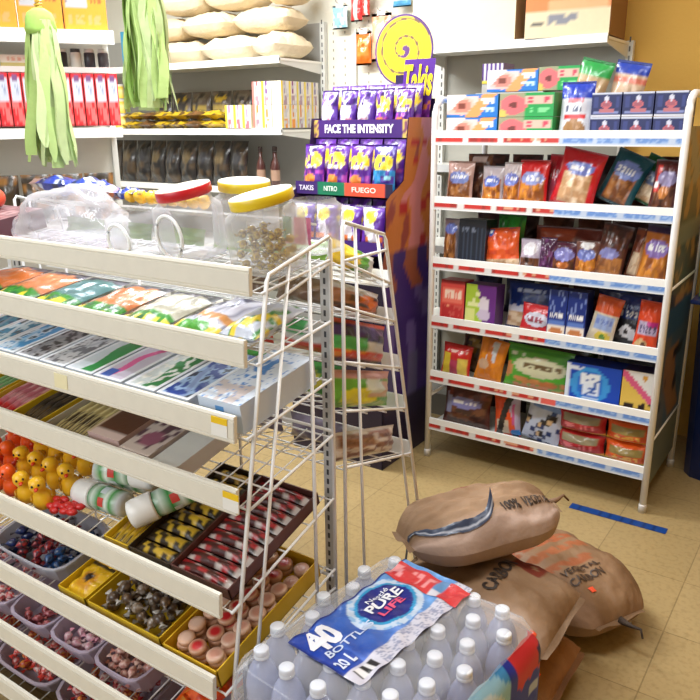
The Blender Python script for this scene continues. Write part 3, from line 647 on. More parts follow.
# ---- sweets
def wrapped(l, r, c1, c2, c3):
    """twist-wrapped sweet lying along x"""
    m = M()
    prof = [(-1, .75), (-.86, .5), (-.62, .16), (-.5, .62), (-.25, .98), (0, 1.05), (.25, .98), (.5, .62), (.62, .16), (.86, .5), (1, .75)]
    def fn(u, v):
        q = v * (len(prof) - 1); k = min(int(q), len(prof) - 2); t = q - k
        rr = prof[k][1] * (1 - t) + prof[k + 1][1] * t; a = 2 * pi * u
        fl_ = .3 if abs(v - .5) > .3 else 1
        return ((v - .5) * l, cos(a) * r * rr, sin(a) * r * rr * fl_ + r * .9)
    m.patch(fn, 8, 20, lambda u, v: c3 if abs(v - .5) > .28 else (c2 if (u * 4 + v * 2) % 1 < .35 else c1), closeu=True)
    return m
def bar(l, w_, t_, des, seed=0):
    m = pillow(w_, l, t_, des, nu=8, nv=18, crimp=.05, wr=.002, seed=seed, slump=0); flat(m)
    return m.xf(Matrix.Translation((0, 0, t_ / 2)))
def cluster(name, mesh_list, material, n, i, x0, x1, y0, y1, h0, dz, label, cat, group, seed=1, upright=False, per=None, jitter=1.0, tilt=40):
    """n loose pieces heaped in a container on shelf i: laid out on a jittered grid, layer by layer"""
    r = random.Random(seed); out = []
    dx = x1 - x0; dy = y1 - y0
    per = per or n
    nx = max(1, round(math.sqrt(per * dx / dy))); ny = max(1, math.ceil(per / nx))
    base = [make(name, mm, material) for mm in mesh_list[:max(1, min(len(mesh_list), n))]]
    for q in range(n):
        o = base[q] if q < len(base) else dup(base[q % len(base)])
        ly, k = divmod(q, nx * ny); gx_, gy_ = k % nx, k // nx
        x = x0 + dx * (gx_ + .5 + jitter * r.uniform(-.25, .25)) / nx; y = y0 + dy * (gy_ + .5 + jitter * r.uniform(-.25, .25)) / ny
        lay(o, i, x, y, h0 + ly * dz + r.uniform(0, dz * .3), yaw=r.uniform(0, 360) if not upright else r.uniform(-12, 12), tilt=0 if upright else r.uniform(-tilt, tilt) * .4)
        tag(o, label, cat, group); out.append(o)
    return out
def box_on(name, m, material, i, x, y, label, cat, yaw=0, n=.0005, group=None):
    o = make(name, m, material, smooth=False); lay(o, i, x, y, n, yaw=yaw); tag(o, label, cat, group); return o
YEL = (226, 190, 36)
# ---- shelf 4
def traybars(i, x, w_, d_, h_, tc_, des, nb, bl, bt, tlabel, blabel, group, yaw=0, yc=None):
    yc = yc or d_ / 2 + .014
    box_on('sweet_tray', tray(w_, d_, h_, tc_), CARD, i, x, yc, tlabel, 'tray')
    bw = (w_ - .010) / nb if yaw == 0 else (d_ - .012) / nb
    base = None
    for k in range(nb):
        if base is None: base = o = make('candy_bar', bar(bl, bw * .92, bt, des, seed=i + x), FILM)
        else: o = dup(base)
        if yaw == 0: lay(o, i, x - w_ / 2 + .005 + bw * (k + .5), yc - bl / 2 + R.uniform(-.004, .004), .0045, tilt=0)
        else: lay(o, i, x + bl / 2, yc - d_ / 2 + .006 + bw * (k + .5), .0045, yaw=90)
        tag(o, blabel, 'candy', group)
traybars(4, -2.0, .10, .23, .035, YEL, D((120, 170, 110), ('sp', 0, 1, 0, 1, (206, 110, 130), .4, 7), sd=3), 4, .21, .026, 'yellow-walled tray of green and pink candy, fourth shelf far end', 'green and pink bar in the yellow tray at the end of shelf four', 'green and pink bars')
traybars(4, -1.865, .14, .23, .035, (222, 190, 60), D((196, 110, 120), ('r', 0, 1, 0, .14, (206, 40, 44)), ('sp', 0, 1, .2, 1, (226, 170, 170), .4, 8), sd=5), 4, .21, .028, 'yellow-walled tray of pink and red bars, fourth shelf', 'pink bar with a red end in a yellow-walled tray', 'pink bars')
traybars(4, -1.725, .12, .23, .04, YEL, D((60, 50, 40), ('sp', 0, 1, 0, 1, (110, 90, 60), .3, 9), sd=6), 4, .21, .03, 'yellow tray of black bars on the fourth shelf', 'black bar in the yellow tray of shelf four', 'black bars')
traybars(4, -1.57, .165, .23, .035, (206, 200, 186), D((196, 176, 120), ('sp', 0, 1, 0, 1, (90, 74, 56), .33, 9), ('sp', 0, 1, 0, 1, (230, 214, 150), .2, 7), sd=7), 6, .21, .024, 'clear-grey tray of beige speckled bars on the fourth shelf', 'beige and brown speckled bar on shelf four', 'beige speckled bars')
m = carton(.115, .21, .05, lambda u, v: (206, 176, 170), (200, 170, 160), D((92, 54, 34), ('r', 0, 1, 0, .12, (220, 196, 186)), ('r', 0, .06, 0, 1, (206, 180, 150))), n=20)
box_on('chocolate_carton', m, CARD, 4, -1.425, .13, 'carton with a plain chocolate brown lid on the fourth shelf', 'box', n=.0005)
m = carton(.10, .23, .045, lambda u, v: (222, 206, 200), (210, 196, 190), D((206, 190, 180), ('sp', 0, 1, .1, .7, (90, 60, 70), .3, 8), ('r', .2, .8, .7, .95, (200, 196, 160)), ('e', .5, .25, .3, .12, (150, 90, 110)), sd=8), n=20)
box_on('chocolate_carton', m, CARD, 4, -1.305, .13, 'pale pinkish carton beside the brown-lidded one', 'box')
m = carton(.08, .23, .04, lambda u, v: (220, 222, 226), (214, 216, 222), D((222, 222, 214), ('r', 0, 1, 0, .3, (206, 206, 200))), n=6)
box_on('chocolate_carton', m, CARD, 4, -1.205, .13, 'plain white carton at the edge of the bare wire on shelf four', 'box')

# ---- shelf 5: chick-shaped sweets, bottle pops, bars
def chick(c):
    m = M(); d = tuple(max(0, q - 50) for q in c)
    m.lathe([(.006, 0, c), (.0155, .006, c), (.0165, .016, c), (.012, .027, c), (.0085, .031, c), (.0105, .036, c), (.0125, .043, c), (.0105, .051, c), (.003, .055, c)], 12)
    m.ell((0, -.013, .043), (.0035, .006, .0025), (214, 60, 20), 6, 4)
    for s in (-1, 1):
        m.ell((s * .0048, -.0105, .0475), (.0018, .0018, .0022), (30, 24, 20), 5, 4); m.ell((s * .015, .002, .018), (.004, .009, .007), d, 6, 5)
    return m
cl = [make('chick_sweet', chick((236, 92, 24)), PLAS), make('chick_sweet', chick((240, 186, 36)), PLAS)]
for rr in range(4):
    for cc in range(6):
        x = -1.985 + cc * .066 + (rr % 2) * .028; y = .055 + rr * .074
        orange = (x + y * .9) < -1.72
        src = cl[0 if orange else 1]
        o = src if 'label' not in src else dup(src)
        lay(o, 5, x + R.uniform(-.002, .002), y + R.uniform(-.002, .002), .002, yaw=R.uniform(-60, 60)); o.matrix_world = o.matrix_world @ Matrix.Scale(1.75, 4)
        if orange: tag(o, 'orange chick-shaped sweet standing in rows on the fifth shelf', 'candy', 'orange chick sweets')
        else: tag(o, 'yellow chick-shaped sweet standing in rows on the fifth shelf', 'candy', 'yellow chick sweets')
def pop(label, x, y, n, yaw, tilt, i=5):
    """baby-bottle candy: green bottle with white cap, lying down"""
    o = empty('bottle_pop'); tag(o, label, 'candy')
    m = M(); m.lathe([(.010, 0, (226, 226, 226)), (.0225, .002, (220, 224, 226)), (.0235, .02, (60, 150, 60)), (.0235, .03, (226, 236, 228)), (.0235, .05, (40, 140, 56)), (.0235, .066, (206, 222, 210)), (.0225, .078, (30, 120, 50)), (.019, .084, (30, 120, 50))], 20)
    make('bottle', m, FILM, o)
    m = M(); m.lathe([(.0245, .078), (.0255, .082), (.0255, .112), (.0235, .122), (.018, .1245), (.004, .125)], 20, (238, 238, 236)); make('cap', m, PLAS, o)
    m = M()
    for k in range(6):
        a = k * pi / 3; m.patch(lambda u, v, a=a: (.0239 * cos(a + (u - .5) * .7), .0239 * sin(a + (u - .5) * .7), .035 + .014 * v), 4, 2, (206, 214, 220) if k % 2 else (206, 70, 60))
    make('label_band', m, INK, o)
    o.matrix_world = SH[i - 1][0] @ Matrix.Translation((x, y, n)) @ Matrix.Rotation(rad(yaw), 4, 'Z') @ Matrix.Rotation(rad(tilt), 4, 'Y') @ Matrix.Scale(1.4, 4)
pop('white-capped green bottle pop lying behind the red star sweets', -1.405, .215, .040, 188, 88)
pop('green bottle pop lying lowest, its cap hidden by the fifth price channel', -1.40, .125, .040, 183, 91)
pop('green bottle pop with its white cap tilted down towards the yellow bars', -1.215, .215, .094, 232, 97)
pop('green and silver bottle pop on top, pointing away from the shelf edge', -1.50, .150, .108, 14, 92)
m = M()
for k in range(5):
    a = k * 2 * pi / 5; m.ell((.02 * cos(a), .02 * sin(a), .010), (.016, .010, .009), (206, 40, 40), 8, 5)
    m.v[-48:] = m.v[-48:]
m.ell((0, 0, .011), (.017, .017, .011), (196, 30, 36), 9, 6)
st = make('star_sweet', m, PLAS); lay(st, 5, -1.60, .062, .016, tilt=10); tag(st, 'red star-shaped sweet nearest the orange and yellow chicks', 'candy')
st2 = dup(st); lay(st2, 5, -1.545, .066, .02, yaw=30); tag(st2, 'red star-shaped sweet against the fallen bottle pops', 'candy')
traybars(5, -1.337, .088, .2, .03, (226, 190, 40), D((206, 170, 40), ('r', .2, .8, .2, .8, (150, 110, 30)), ('sp', 0, 1, 0, 1, (60, 44, 24), .25, 8), sd=4), 4, .18, .02, 'low yellow tray under the bottle pops', 'thin yellow bar under the bottle pops', 'thin yellow bars', yc=.13)
def goldbar(u, v):
    return (206, 170, 50) if .14 < v < .86 and hsh(math.floor(u * 4), math.floor(v * 9)) > .25 else (50, 38, 26)
traybars(5, -1.225, .14, .33, .03, (60, 46, 30), goldbar, 8, .13, .024, 'dark tray of gold-wrapped bars on the fifth shelf', 'gold and black bar lying crosswise in the dark tray', 'gold bars', yaw=90, yc=.196)
def redbar(u, v):
    c = (78, 36, 34)
    if hsh(math.floor(u * 3), math.floor(v * 8), 2) < .3: c = (196, 184, 178)
    if hsh(math.floor(u * 3), math.floor(v * 8), 5) < .2: c = (170, 40, 44)
    if hsh(math.floor(u * 3), math.floor(v * 8), 8) < .2: c = (60, 40, 34)
    return c
traybars(5, -1.065, .175, .33, .032, (92, 52, 46), redbar, 9, .165, .026, 'dark brown tray of chocolate bars by the wire end frame', 'red, white and brown bar in the dark brown tray', 'chocolate bars', yaw=90, yc=.196)

# ---- shelf 6
GREYT = (176, 174, 186)
box_on('sweet_tub', tub(.30, .20, .055, (186, 188, 200)), TUBM, 6, -1.71, .137, 'grey plastic tub of navy and red wrapped sweets', 'tub')
wl = [wrapped(.062, .012, (26, 34, 74), (40, 60, 120), (20, 26, 50)), wrapped(.062, .012, (40, 44, 60), (190, 50, 50), (24, 28, 44)), wrapped(.058, .012, (176, 40, 44), (30, 40, 70), (130, 40, 50)), wrapped(.06, .012, (36, 84, 140), (20, 30, 60), (30, 50, 90))]
cluster('wrapped_sweet', wl, FILM, 42, 6, -1.825, -1.595, .045, .21, .005, .019, 'navy and red twist-wrapped sweet heaped in the grey tub', 'candy', 'sweets in the grey tub', 3, per=14)
box_on('sweet_tray', tray(.105, .20, .05, YEL), CARD, 6, -1.475, .12, 'yellow box tray holding yellow sweet bags', 'tray')
for k in range(2):
    m = pillow(.086, .10, .03, D((236, 190, 30), ('r', .25, .75, .2, .7, (214, 150, 30)), ('e', .5, .5, .16, .16, (40, 34, 30)), ('r', 0, 1, .88, 1, (60, 50, 30)), sd=k), seed=k * 7, nu=12, nv=14); flat(m)
    o = make('sweet_bag', m, FILM); lay(o, 6, -1.475, .03 + k * .085, .03, tilt=8); tag(o, ['yellow sweet bag at the low end of the yellow box tray', 'yellow sweet bag lying higher in the yellow box tray'][k], 'bag')
box_on('sweet_tray', tray(.255, .20, .05, (226, 190, 44)), CARD, 6, -1.285, .12, 'wide yellow-edged tray of brown clear-wrapped sweets', 'tray')
wl = [wrapped(.06, .013, (84, 66, 52), (126, 104, 84), (150, 140, 130)), wrapped(.056, .013, (110, 90, 70), (170, 160, 150), (130, 120, 110)), wrapped(.058, .014, (64, 48, 40), (90, 72, 56), (190, 186, 180))]
cluster('wrapped_sweet', wl, FILM, 45, 6, -1.385, -1.185, .045, .20, .005, .018, 'brown sweet in clear wrap heaped in the wide yellow-edged tray', 'candy', 'brown wrapped sweets', 4, per=15)
box_on('sweet_tray', tray(.165, .37, .05, (228, 186, 40)), CARD, 6, -1.058, .20, 'long yellow tray of pink wafers by the wire end frame, sixth shelf', 'tray')
def biscuit(c1, c2):
    m = M(); m.lathe([(.002, .0, c1), (.0185, .0, c1), (.0205, .004, c1), (.0205, .010, c1), (.0185, .0135, c1), (.009, .014, c2), (.002, .0145, c2)], 14); return m
bl_ = [biscuit((216, 170, 140), (226, 190, 170)), biscuit((206, 160, 130), (196, 40, 44)), biscuit((222, 184, 160), (206, 150, 130))]
cluster('pink_wafer', bl_, PLAS, 66, 6, -1.132, -.985, .03, .375, .005, .0155, 'round pinkish wafer, some with a red centre, in the long yellow tray', 'candy', 'pink wafers', 6, per=22, jitter=.4, tilt=14)
# ---- shelf 7
LIL = (196, 182, 204)
tl = ['lilac-grey tub of red and white sweets at the far end of the seventh shelf', 'lilac-grey tub of pink and red sweets under the navy sweets', 'lilac-grey tub with pink striped sweets, mostly empty', 'lilac-grey tub of pale pink sweets below the yellow box tray', 'lilac-grey tub of brownish pink sticks below the brown sweets']
pal = [[(196, 40, 48), (226, 190, 190)], [(206, 60, 66), (230, 200, 196)], [(206, 120, 130), (150, 60, 60)], [(226, 160, 180), (236, 206, 214)], [(196, 130, 120), (226, 190, 180)]]
for k in range(5):
    x = -2.03 + k * .178
    box_on('sweet_tub', tub(.168, .22, .06, LIL), TUBM, 7, x, .142, tl[k], 'tub')
    a, b_ = pal[k]
    wl = [wrapped(.055, .0105, a, b_, b_), wrapped(.052, .0105, b_, a, a)]
    n_ = [26, 24, 12, 16, 22][k]
    cluster('wrapped_sweet', wl, FILM, n_, 7, x - .058, x + .062, .045, .21 if k < 2 else .16, .005, .017, ['red and white wrapped sweet in the far lilac tub', 'bright red wrapped sweet in the second lilac tub', 'pink and brown wrapped sweet in the mostly empty tub', 'pale pink wrapped sweet in its lilac tub', 'brownish pink wrapped stick in the last lilac tub'][k], 'candy', ['far tub sweets', 'second tub sweets', 'empty tub sweets', 'pale pink sweets', 'brownish pink sweets'][k], 20 + k, per=9)
for k in range(3):
    m = pillow(.085, .13, .035, D((236, 96, 30), ('sp', 0, 1, 0, 1, (206, 60, 30), .3, 8), ('e', .5, .5, .3, .2, (226, 150, 60)), sd=k), seed=50 + k, nu=12, nv=16); flat(m)
    o = make('sweet_bag', m, FILM); lay(o, 7, -1.105 + .03 * k, .02 + .04 * k, .022 + .036 * k, yaw=[5, -14, 10][k]); tag(o, ['lowest orange bag at the end of the seventh shelf', 'middle orange bag of the three at the end of the seventh shelf', 'topmost orange bag of the three at the end of the seventh shelf'][k], 'bag')
# ---- shelf 8
for k, x in enumerate((-1.97, -1.70, -1.43, -1.16)):
    box_on('sweet_tub', tub(.255, .24, .05, (190, 176, 190)), TUBM, 8, x, .152, ['bottom shelf tub of red sweets at the far end', 'bottom shelf tub of bright red sweets beside the far one', 'bottom shelf tub of dark red sweets', 'bottom shelf tub nearest the water bottles'][k], 'tub')
    cs = [(206, 30, 36), (220, 70, 60), (170, 40, 44), (190, 90, 80)][k]
    wl = [wrapped(.056, .0115, cs, (236, 200, 196), cs), wrapped(.054, .0115, tuple(q * .8 for q in cs), (226, 150, 60), cs), wrapped(.052, .0115, (226, 206, 200), cs, cs)]
    cluster('wrapped_sweet', wl, FILM, 36, 8, x - .095, x + .095, .045, .23, .005, .017, ['red wrapped sweet in the far bottom tub', 'bright red wrapped sweet in the second bottom tub', 'dark red wrapped sweet in the third bottom tub', 'dull red wrapped sweet in the bottom tub by the water'][k], 'candy', ['far bottom sweets', 'second bottom sweets', 'third bottom sweets', 'last bottom sweets'][k], 40 + k, per=12)

# ---- top shelf: clear jars, crumpled bag
Z1 = lambda y: on(1, 0, (y - FY[0]) / cos(SH[0][1]))[2]
jz = Z1(1.2) + .008
JM = Matrix.Translation((-1.035, 1.215, Z1(1.215) + .005)) @ Matrix.Rotation(SH[0][1], 4, 'X')
def jar(label, loc, hw, hd, hh, lidc=None, fill=None, lidtilt=(0, 0), yaw=0, oval=True, group=None, band=None):
    o = empty('candy_jar', (loc[0], loc[1], Z1(loc[1]) + .005 + (loc[2] - jz)), (SH[0][1] if loc[1] < 1.3 else 0, 0, rad(yaw))); tag(o, label, 'jar')
    m = M(); T = (246, 247, 250)
    def ring(k, z): return (k, z)
    pr = [(.3, 0), (.92, 0), (.99, .012), (1, .03), (1, hh * .78), (.97, hh * .86), (.80, hh * .95), (.78, hh)]
    n = 36; vs = []; fs = []
    for (k, z) in pr:
        for q in range(n):
            a = 2 * pi * q / n; ca, sa = cos(a), sin(a); e = 5 if z < hh * .9 else 3.5
            s_ = (abs(ca) ** e + abs(sa) ** e) ** (-1 / e)
            vs.append(Vector((ca * s_ * k * hw, sa * s_ * k * hd, z)))
    for i in range(len(pr) - 1):
        for q in range(n): fs.append((i * n + q, i * n + (q + 1) % n, (i + 1) * n + (q + 1) % n, (i + 1) * n + q))
    fs.append(tuple(range(n))[::-1])
    m.add(vs, fs, T); make('body', m, CLEAR, o)
    if oval:
        m = M(); pts = [(hw * .60 * cos(t), -hd - .002, hh * .44 + hh * .36 * sin(t)) for t in [2 * pi * k / 28 for k in range(28)]]
        m.tube(pts, .0042, (240, 242, 244), 6, closed=True); make('grip_rim', m, PLAS, o)
    if lidc:
        m = M(); m.lathe([(.2, 0, lidc), (.96, .0, lidc), (1.0, .002, lidc), (1.0, .016, lidc), (.97, .0185, (228, 222, 206)), (.9, .0165, (230, 226, 210)), (.05, .0165, (226, 222, 208))], 32)
        rr = min(hw, hd) * .98
        m.v = [Vector((p.x * rr, p.y * rr, p.z * 1.3)) for p in m.v]
        l = make('lid', m, PLAS, o, loc=(0, 0, hh + .001)); l.rotation_euler = (rad(lidtilt[0]), rad(lidtilt[1]), 0)
    if band:
        m = M(); m.patch(lambda u, v: ((u - .5) * hw * 1.4, -hd - .0015, hh * (.2 + .5 * v)), 14, 14, band); make('paper_label', m, CARD, o)
    return o
jar('square clear jar with red lid on top of the candy rack', (-1.285, 1.235, jz), .066, .066, .136, (196, 28, 40), lidtilt=(2, -6))
jar('square clear jar of yellow and brown sweets under a tilted yellow lid', (-1.035, 1.215, jz), .070, .07, .136, (236, 206, 40), lidtilt=(2, -8), oval=False)
jar('clear jar with flat yellow lid half hidden behind the tilted yellow lid', (-1.235, 1.362, jz - .006), .068, .064, .128, (236, 208, 50), lidtilt=(3, 3), oval=False)
jar('lidless clear jar with an oval grip between the crumpled bag and red-lidded jar', (-1.425, 1.205, jz), .062, .066, .108, None)
jar('clear jar with green and pink labels beside the wire end frame', (-1.03, 1.362, jz - .006), .056, .06, .12, None, oval=False, band=D((206, 120, 150), ('r', 0, .34, .1, 1, (60, 130, 100)), ('r', .34, .42, 0, 1, (226, 226, 226)), ('e', .72, .5, .22, .36, (190, 90, 130))))
r = random.Random(9); base = None
for k in range(34):
    if base is None: base = [make('jar_sweet', wrapped(.034, .0095, (206, 176, 60), (140, 110, 50), (220, 206, 150)), FILM), make('jar_sweet', wrapped(.034, .0095, (120, 96, 60), (214, 190, 80), (160, 140, 90)), FILM)]
    o = base[k] if k < 2 else dup(base[k % 2])
    ly, q = divmod(k, 9)
    o.matrix_world = JM @ Matrix.Translation(((q % 3 - 1) * .04 + r.uniform(-.006, .006), (q // 3 - 1) * .036 + r.uniform(-.005, .005), .006 + ly * .022)) @ rotm(r.uniform(-22, 22), r.uniform(-22, 22), r.uniform(0, 360)).to_4x4()
    tag(o, 'yellow and brown sweet inside the jar with the tilted yellow lid', 'candy', 'sweets in the yellow-lidded jar')
# crumpled clear bag
m = M()
def crump(u, v):
    a, b_ = 2 * pi * u, pi * (v * .96 + .02)
    d = Vector((cos(a) * sin(b_), sin(a) * sin(b_), -cos(b_)))
    w_ = 1 + .24 * nz(d.x * 1.4 + 3, d.y * 1.4, d.z * 1.4) + .16 * abs(nz(d.x * 2.6, d.y * 2.6, d.z * 2.6)) - .05 * abs(nz(d.x * 7, d.y * 7, d.z * 7 + 4))
    z = d.z * .085 * w_
    return (d.x * .19 * w_ * (1 - .25 * d.z), d.y * .105 * w_, max(-.055, z) + .055)
m.patch(crump, 48, 28, (244, 243, 248), closeu=True)
o = make('plastic_bag', m, mat('crumpled_film', .12, .7, .4, 1.0, 14, .04, 20, trans=.87)); o.location = (-1.735, 1.235, Z1(1.235) + .006); o.rotation_euler = (SH[0][1], 0, 0); tag(o, 'crumpled clear plastic bag on top of the candy rack', 'bag')
def strapcol(u, v): return (60, 80, 170) if v < .5 else (206, 90, 80)
m = pillow(.07, .05, .012, D((206, 206, 214), ('r', 0, 1, .1, .4, (50, 80, 170)), ('r', 0, 1, .5, .7, (206, 90, 80))), nu=10, nv=8); flat(m)
o = make('sweet_packet', m, FILM); lay(o, 1, -1.90, .035, .012, yaw=-20); tag(o, 'small blue, white and red packet lying beside the crumpled bag', 'packet')

# ------------------------------------------------------------------ rear half of the sweet rack
rr_ = empty('candy_rack', (-1.59, 1.6, 0)); tag(rr_, 'white wire rack standing back to back with the candy rack, sloping away', 'rack')
QY = 1.6
def bleg(z): return 1.559 + (1.237 - z) * .2348
BZ = [1.195, 1.09, .955, .83, .68]
for xx in (XE, XL):
    m = M(); L_ = lambda p: (xx - OX, p[0] - QY, p[1])
    m.tube([L_((1.376, 0)), L_((1.376, 1.28)), L_((1.383, 1.288)), L_((1.553, 1.24)), L_((bleg(1.225), 1.225)), L_((bleg(0), 0))], .0048, WHITE, 8)
    m.tube([L_((1.427, 1.272)), L_((1.475, 0))], .004, WHITE, 6)
    m.tube([L_((1.522, 1.249)), L_((bleg(0) - .06, 0))], .004, WHITE, 6)
    for z in BZ: m.tube([L_((1.376, z + .005)), L_((bleg(z - .09) - .0, z - .085))], .0038, WHITE, 6)
    for z in (.06, 1.2): m.tube([L_((1.376, z)), L_((bleg(z), z))], .0038, WHITE, 6)
    make('side_frame', m, PAINT, rr_)
BM = []
for k, z in enumerate(BZ):
    y1 = bleg(z - .09); a = math.atan2(-.09, y1 - 1.376); ln = math.hypot(.09, y1 - 1.376)
    mt = Matrix.Translation((0, 1.376, z)) @ Matrix.Rotation(a, 4, 'X'); BM.append((mt, a, ln))
    m = M()
    for q in range(22): 
        x = XL + .03 + q * (XE - XL - .06) / 21; m.tube([(x - OX, 0, 0), (x - OX, ln, 0)], .0018, WHITE, 5)
    for q in range(4): m.tube([(XL - OX, .01 + q * (ln - .02) / 3, -.004), (XE - OX, .01 + q * (ln - .02) / 3, -.004)], .0024, WHITE, 5)
    s = make('shelf', m, PAINT, rr_); s.matrix_local = Matrix.Translation((0, 1.376 - QY, z)) @ Matrix.Rotation(a, 4, 'X')
    m = M(); m.box((0, ln, .016), (XE - XL - .02, .004, .045), (224, 224, 220)); make('price_channel', m, PLAS, s, smooth=False)
GR = (70, 150, 50)
rowd = [
 [D((90, 160, 50), ('r', 0, .4, 0, 1, (226, 190, 50)), ('e', .3, .5, .2, .3, (240, 210, 60)), ('r', .7, 1, 0, 1, (206, 206, 200)), sd=1), D((120, 160, 60), sd=1)],
 [D((150, 100, 70), ('e', .6, .4, .3, .3, (220, 110, 40)), ('sp', 0, 1, 0, 1, (80, 56, 44), .3, 8), ('r', 0, 1, .75, 1, (190, 186, 180)), sd=2), D((110, 84, 60), sd=2)],
 [D((64, 44, 110), ('sp', 0, 1, 0, 1, (30, 24, 40), .4, 7), ('r', 0, 1, .9, 1, (206, 80, 50)), ('r', 0, 1, .28, .55, (206, 204, 200)), ('r', 0, .45, .28, .6, (70, 170, 90)), ('r', 0, 1, .08, .28, (206, 60, 44)), ('sp', 0, 1, .08, .28, (226, 140, 60), .3, 8), sd=4), D((200, 200, 196), ('r', 0, .5, .5, .9, (60, 160, 80)), ('r', 0, 1, 0, .25, (206, 60, 40)), sd=4)],
 [D((100, 170, 60), ('e', .35, .3, .3, .25, (226, 220, 60)), ('r', .5, .9, .3, .7, (214, 180, 150)), ('r', 0, 1, .8, 1, (200, 150, 140)), ('e', .6, .6, .2, .2, (220, 230, 220)), sd=5), D((60, 150, 60), ('e', .5, .5, .3, .3, (230, 220, 80)), sd=5)],
 [D((196, 186, 176), ('ck', .05, .95, .05, .9, [(150, 110, 90), (206, 190, 176), (120, 80, 64)], 6), sd=6), D((120, 110, 130), sd=6)],
]
side_lab = ['green and yellow snack bag at the top of the rear rack end', 'brown bag with orange spot behind the wires, second rear level', 'purple, green and red carton-like bag behind the wires, third rear level', 'green and yellow bag behind the wires, fourth rear level', 'clear bag of brown shells low at the rear rack end']
for k in range(5):
    mt, a, ln = BM[k]
    # the end bag faces the aisle, leaning in its row
    hh = [.062, .066, .105, .095, .075][k]
    m = pillow(ln * .9, hh, .07, rowd[k][0], seed=k * 4.4 + 60, nu=20, nv=16, crimp=.06)
    o = make('snack_bag', m, FILM); o.matrix_world = BM[k][0] @ Matrix.Translation((-1.015, ln * .5, .002)) @ Matrix.Rotation(rad(90), 4, 'Z') @ Matrix.Rotation(rad(-6), 4, 'X')
    tag(o, side_lab[k], 'bag')
    b0 = None
    for q in range(5):
        x = -1.16 - q * .215
        if b0 is None:
            b0 = o = make('snack_bag', pillow(.19, hh * .96, .06, rowd[k][1], seed=k * 4.4 + 90, nu=12, nv=12, crimp=.06), FILM)
        else: o = dup(b0)
        o.matrix_world = BM[k][0] @ Matrix.Translation((x, ln * .45, .010)) @ Matrix.Rotation(rad(180), 4, 'Z') @ Matrix.Rotation(rad(-14), 4, 'X')
        tag(o, ['green snack bag in the top row of the rear rack', 'brown snack bag in the second row of the rear rack', 'white and green snack bag in the third row of the rear rack', 'bright green snack bag in the fourth row of the rear rack', 'mauve snack bag in the fifth row of the rear rack', 'mauve snack bag in the sixth row of the rear rack'][k], 'bag', f"rear rack bags, {['top', 'second', 'third', 'fourth', 'fifth', 'sixth'][k]} row")
# what lies on the rear rack's top, behind the jars
m = M(); m.box((0, 0, 0), (XE - XL - .25, .13, .006), (222, 220, 214)); 
o = make('top_board', m, PLAS, rr_, loc=(-.09, 1.505 - QY, 1.262), smooth=False); o.rotation_euler = (rad(-13), 0, 0)

# what lies on the board between the jars and the shelves behind
def at(o, x, y, z, rot=(0, 0, 0)): o.location = (x, y, z); o.rotation_euler = tuple(rad(q) for q in rot); return o
bz = lambda y: 1.268 - (y - 1.505) * .23
bagb = D((36, 60, 170), ('sp', 0, 1, 0, 1, (200, 210, 236), .22, 7), ('sp', 0, 1, 0, 1, (24, 34, 90), .25, 6), sd=2)
bb = [(-2.10, 1.47, 6, bagb, 'blue and white snack bag lying beneath the longer green tassel'), (-1.965, 1.48, -4, bagb, 'blue snack bag lying just beyond the tassel tips'), (-1.775, 1.50, 8, bagb, 'small blue packet lying beside the yellow sweets'), (-1.862, 1.48, -8, D((170, 150, 170), ('sp', 0, 1, 0, 1, (214, 130, 90), .25, 6), ('e', .5, .5, .3, .2, (206, 200, 214)), sd=4), 'mauve and orange snack bag lying between two blue ones'), (-2.185, 1.50, 0, D((150, 120, 110), ('sp', 0, 1, 0, 1, (206, 190, 180), .3, 6), sd=5), 'brownish snack bag lying beyond the maroon carton beside the blue and white bag')]
for k, (x, y, yw, d_, lb) in enumerate(bb):
    s = .62 if k in (2, 3) else .95
    m = pillow(.135 * s, .15 * s, .06 * s, d_, seed=200 + k * 3, nu=16, nv=16); flat(m); o = make('snack_bag', m, FILM)
    at(o, x, y - .06, bz(y) + .035 * s + .022, (-11, 0, yw)); tag(o, lb, 'bag')
r = random.Random(4); b0 = None
for k in range(14):
    if b0 is None: m = M(); m.ell((0, 0, .018), (.021, .017, .018), (232, 182, 50), 10, 7, warp=.3); m.box((0, -.012, .03), (.012, .01, .012), (236, 206, 120)); b0 = o = make('nut_sweet', m, PLAS)
    else: o = dup(b0)
    at(o, -1.765 + (k % 7) * .042, 1.46 + (k // 7) * .042, bz(1.46 + (k // 7) * .042) + .008, (0, 0, r.uniform(0, 360))); tag(o, 'small yellow sweet in the row behind the crumpled clear bag', 'candy', 'yellow sweets in a row')
m = carton(.235, .17, .055, D((110, 70, 76), ('w', .1, .9, .3, .6, (160, 120, 120))), (96, 62, 70), D((112, 74, 80), ('sp', 0, 1, 0, 1, (146, 106, 108), .3, 14), ('r', .1, .9, .1, .3, (90, 52, 60)), ('w', .15, .85, .5, .7, (170, 140, 140), 12)))
o = make('snack_carton', m, CARD, smooth=False); at(o, -2.075, 1.22, on(1, 0, .135)[2] + .006, (8, 0, 0)); tag(o, 'flat maroon carton beyond the crumpled clear bag', 'box')
m = M(); m.ell((0, 0, .03), (.033, .033, .030), (240, 96, 70), 16, 10); o = make('toy_ball', m, PLAS); at(o, -2.12, 1.25, on(1, 0, .165)[2] + .064); tag(o, 'orange-red ball lying on the maroon carton', 'ball')

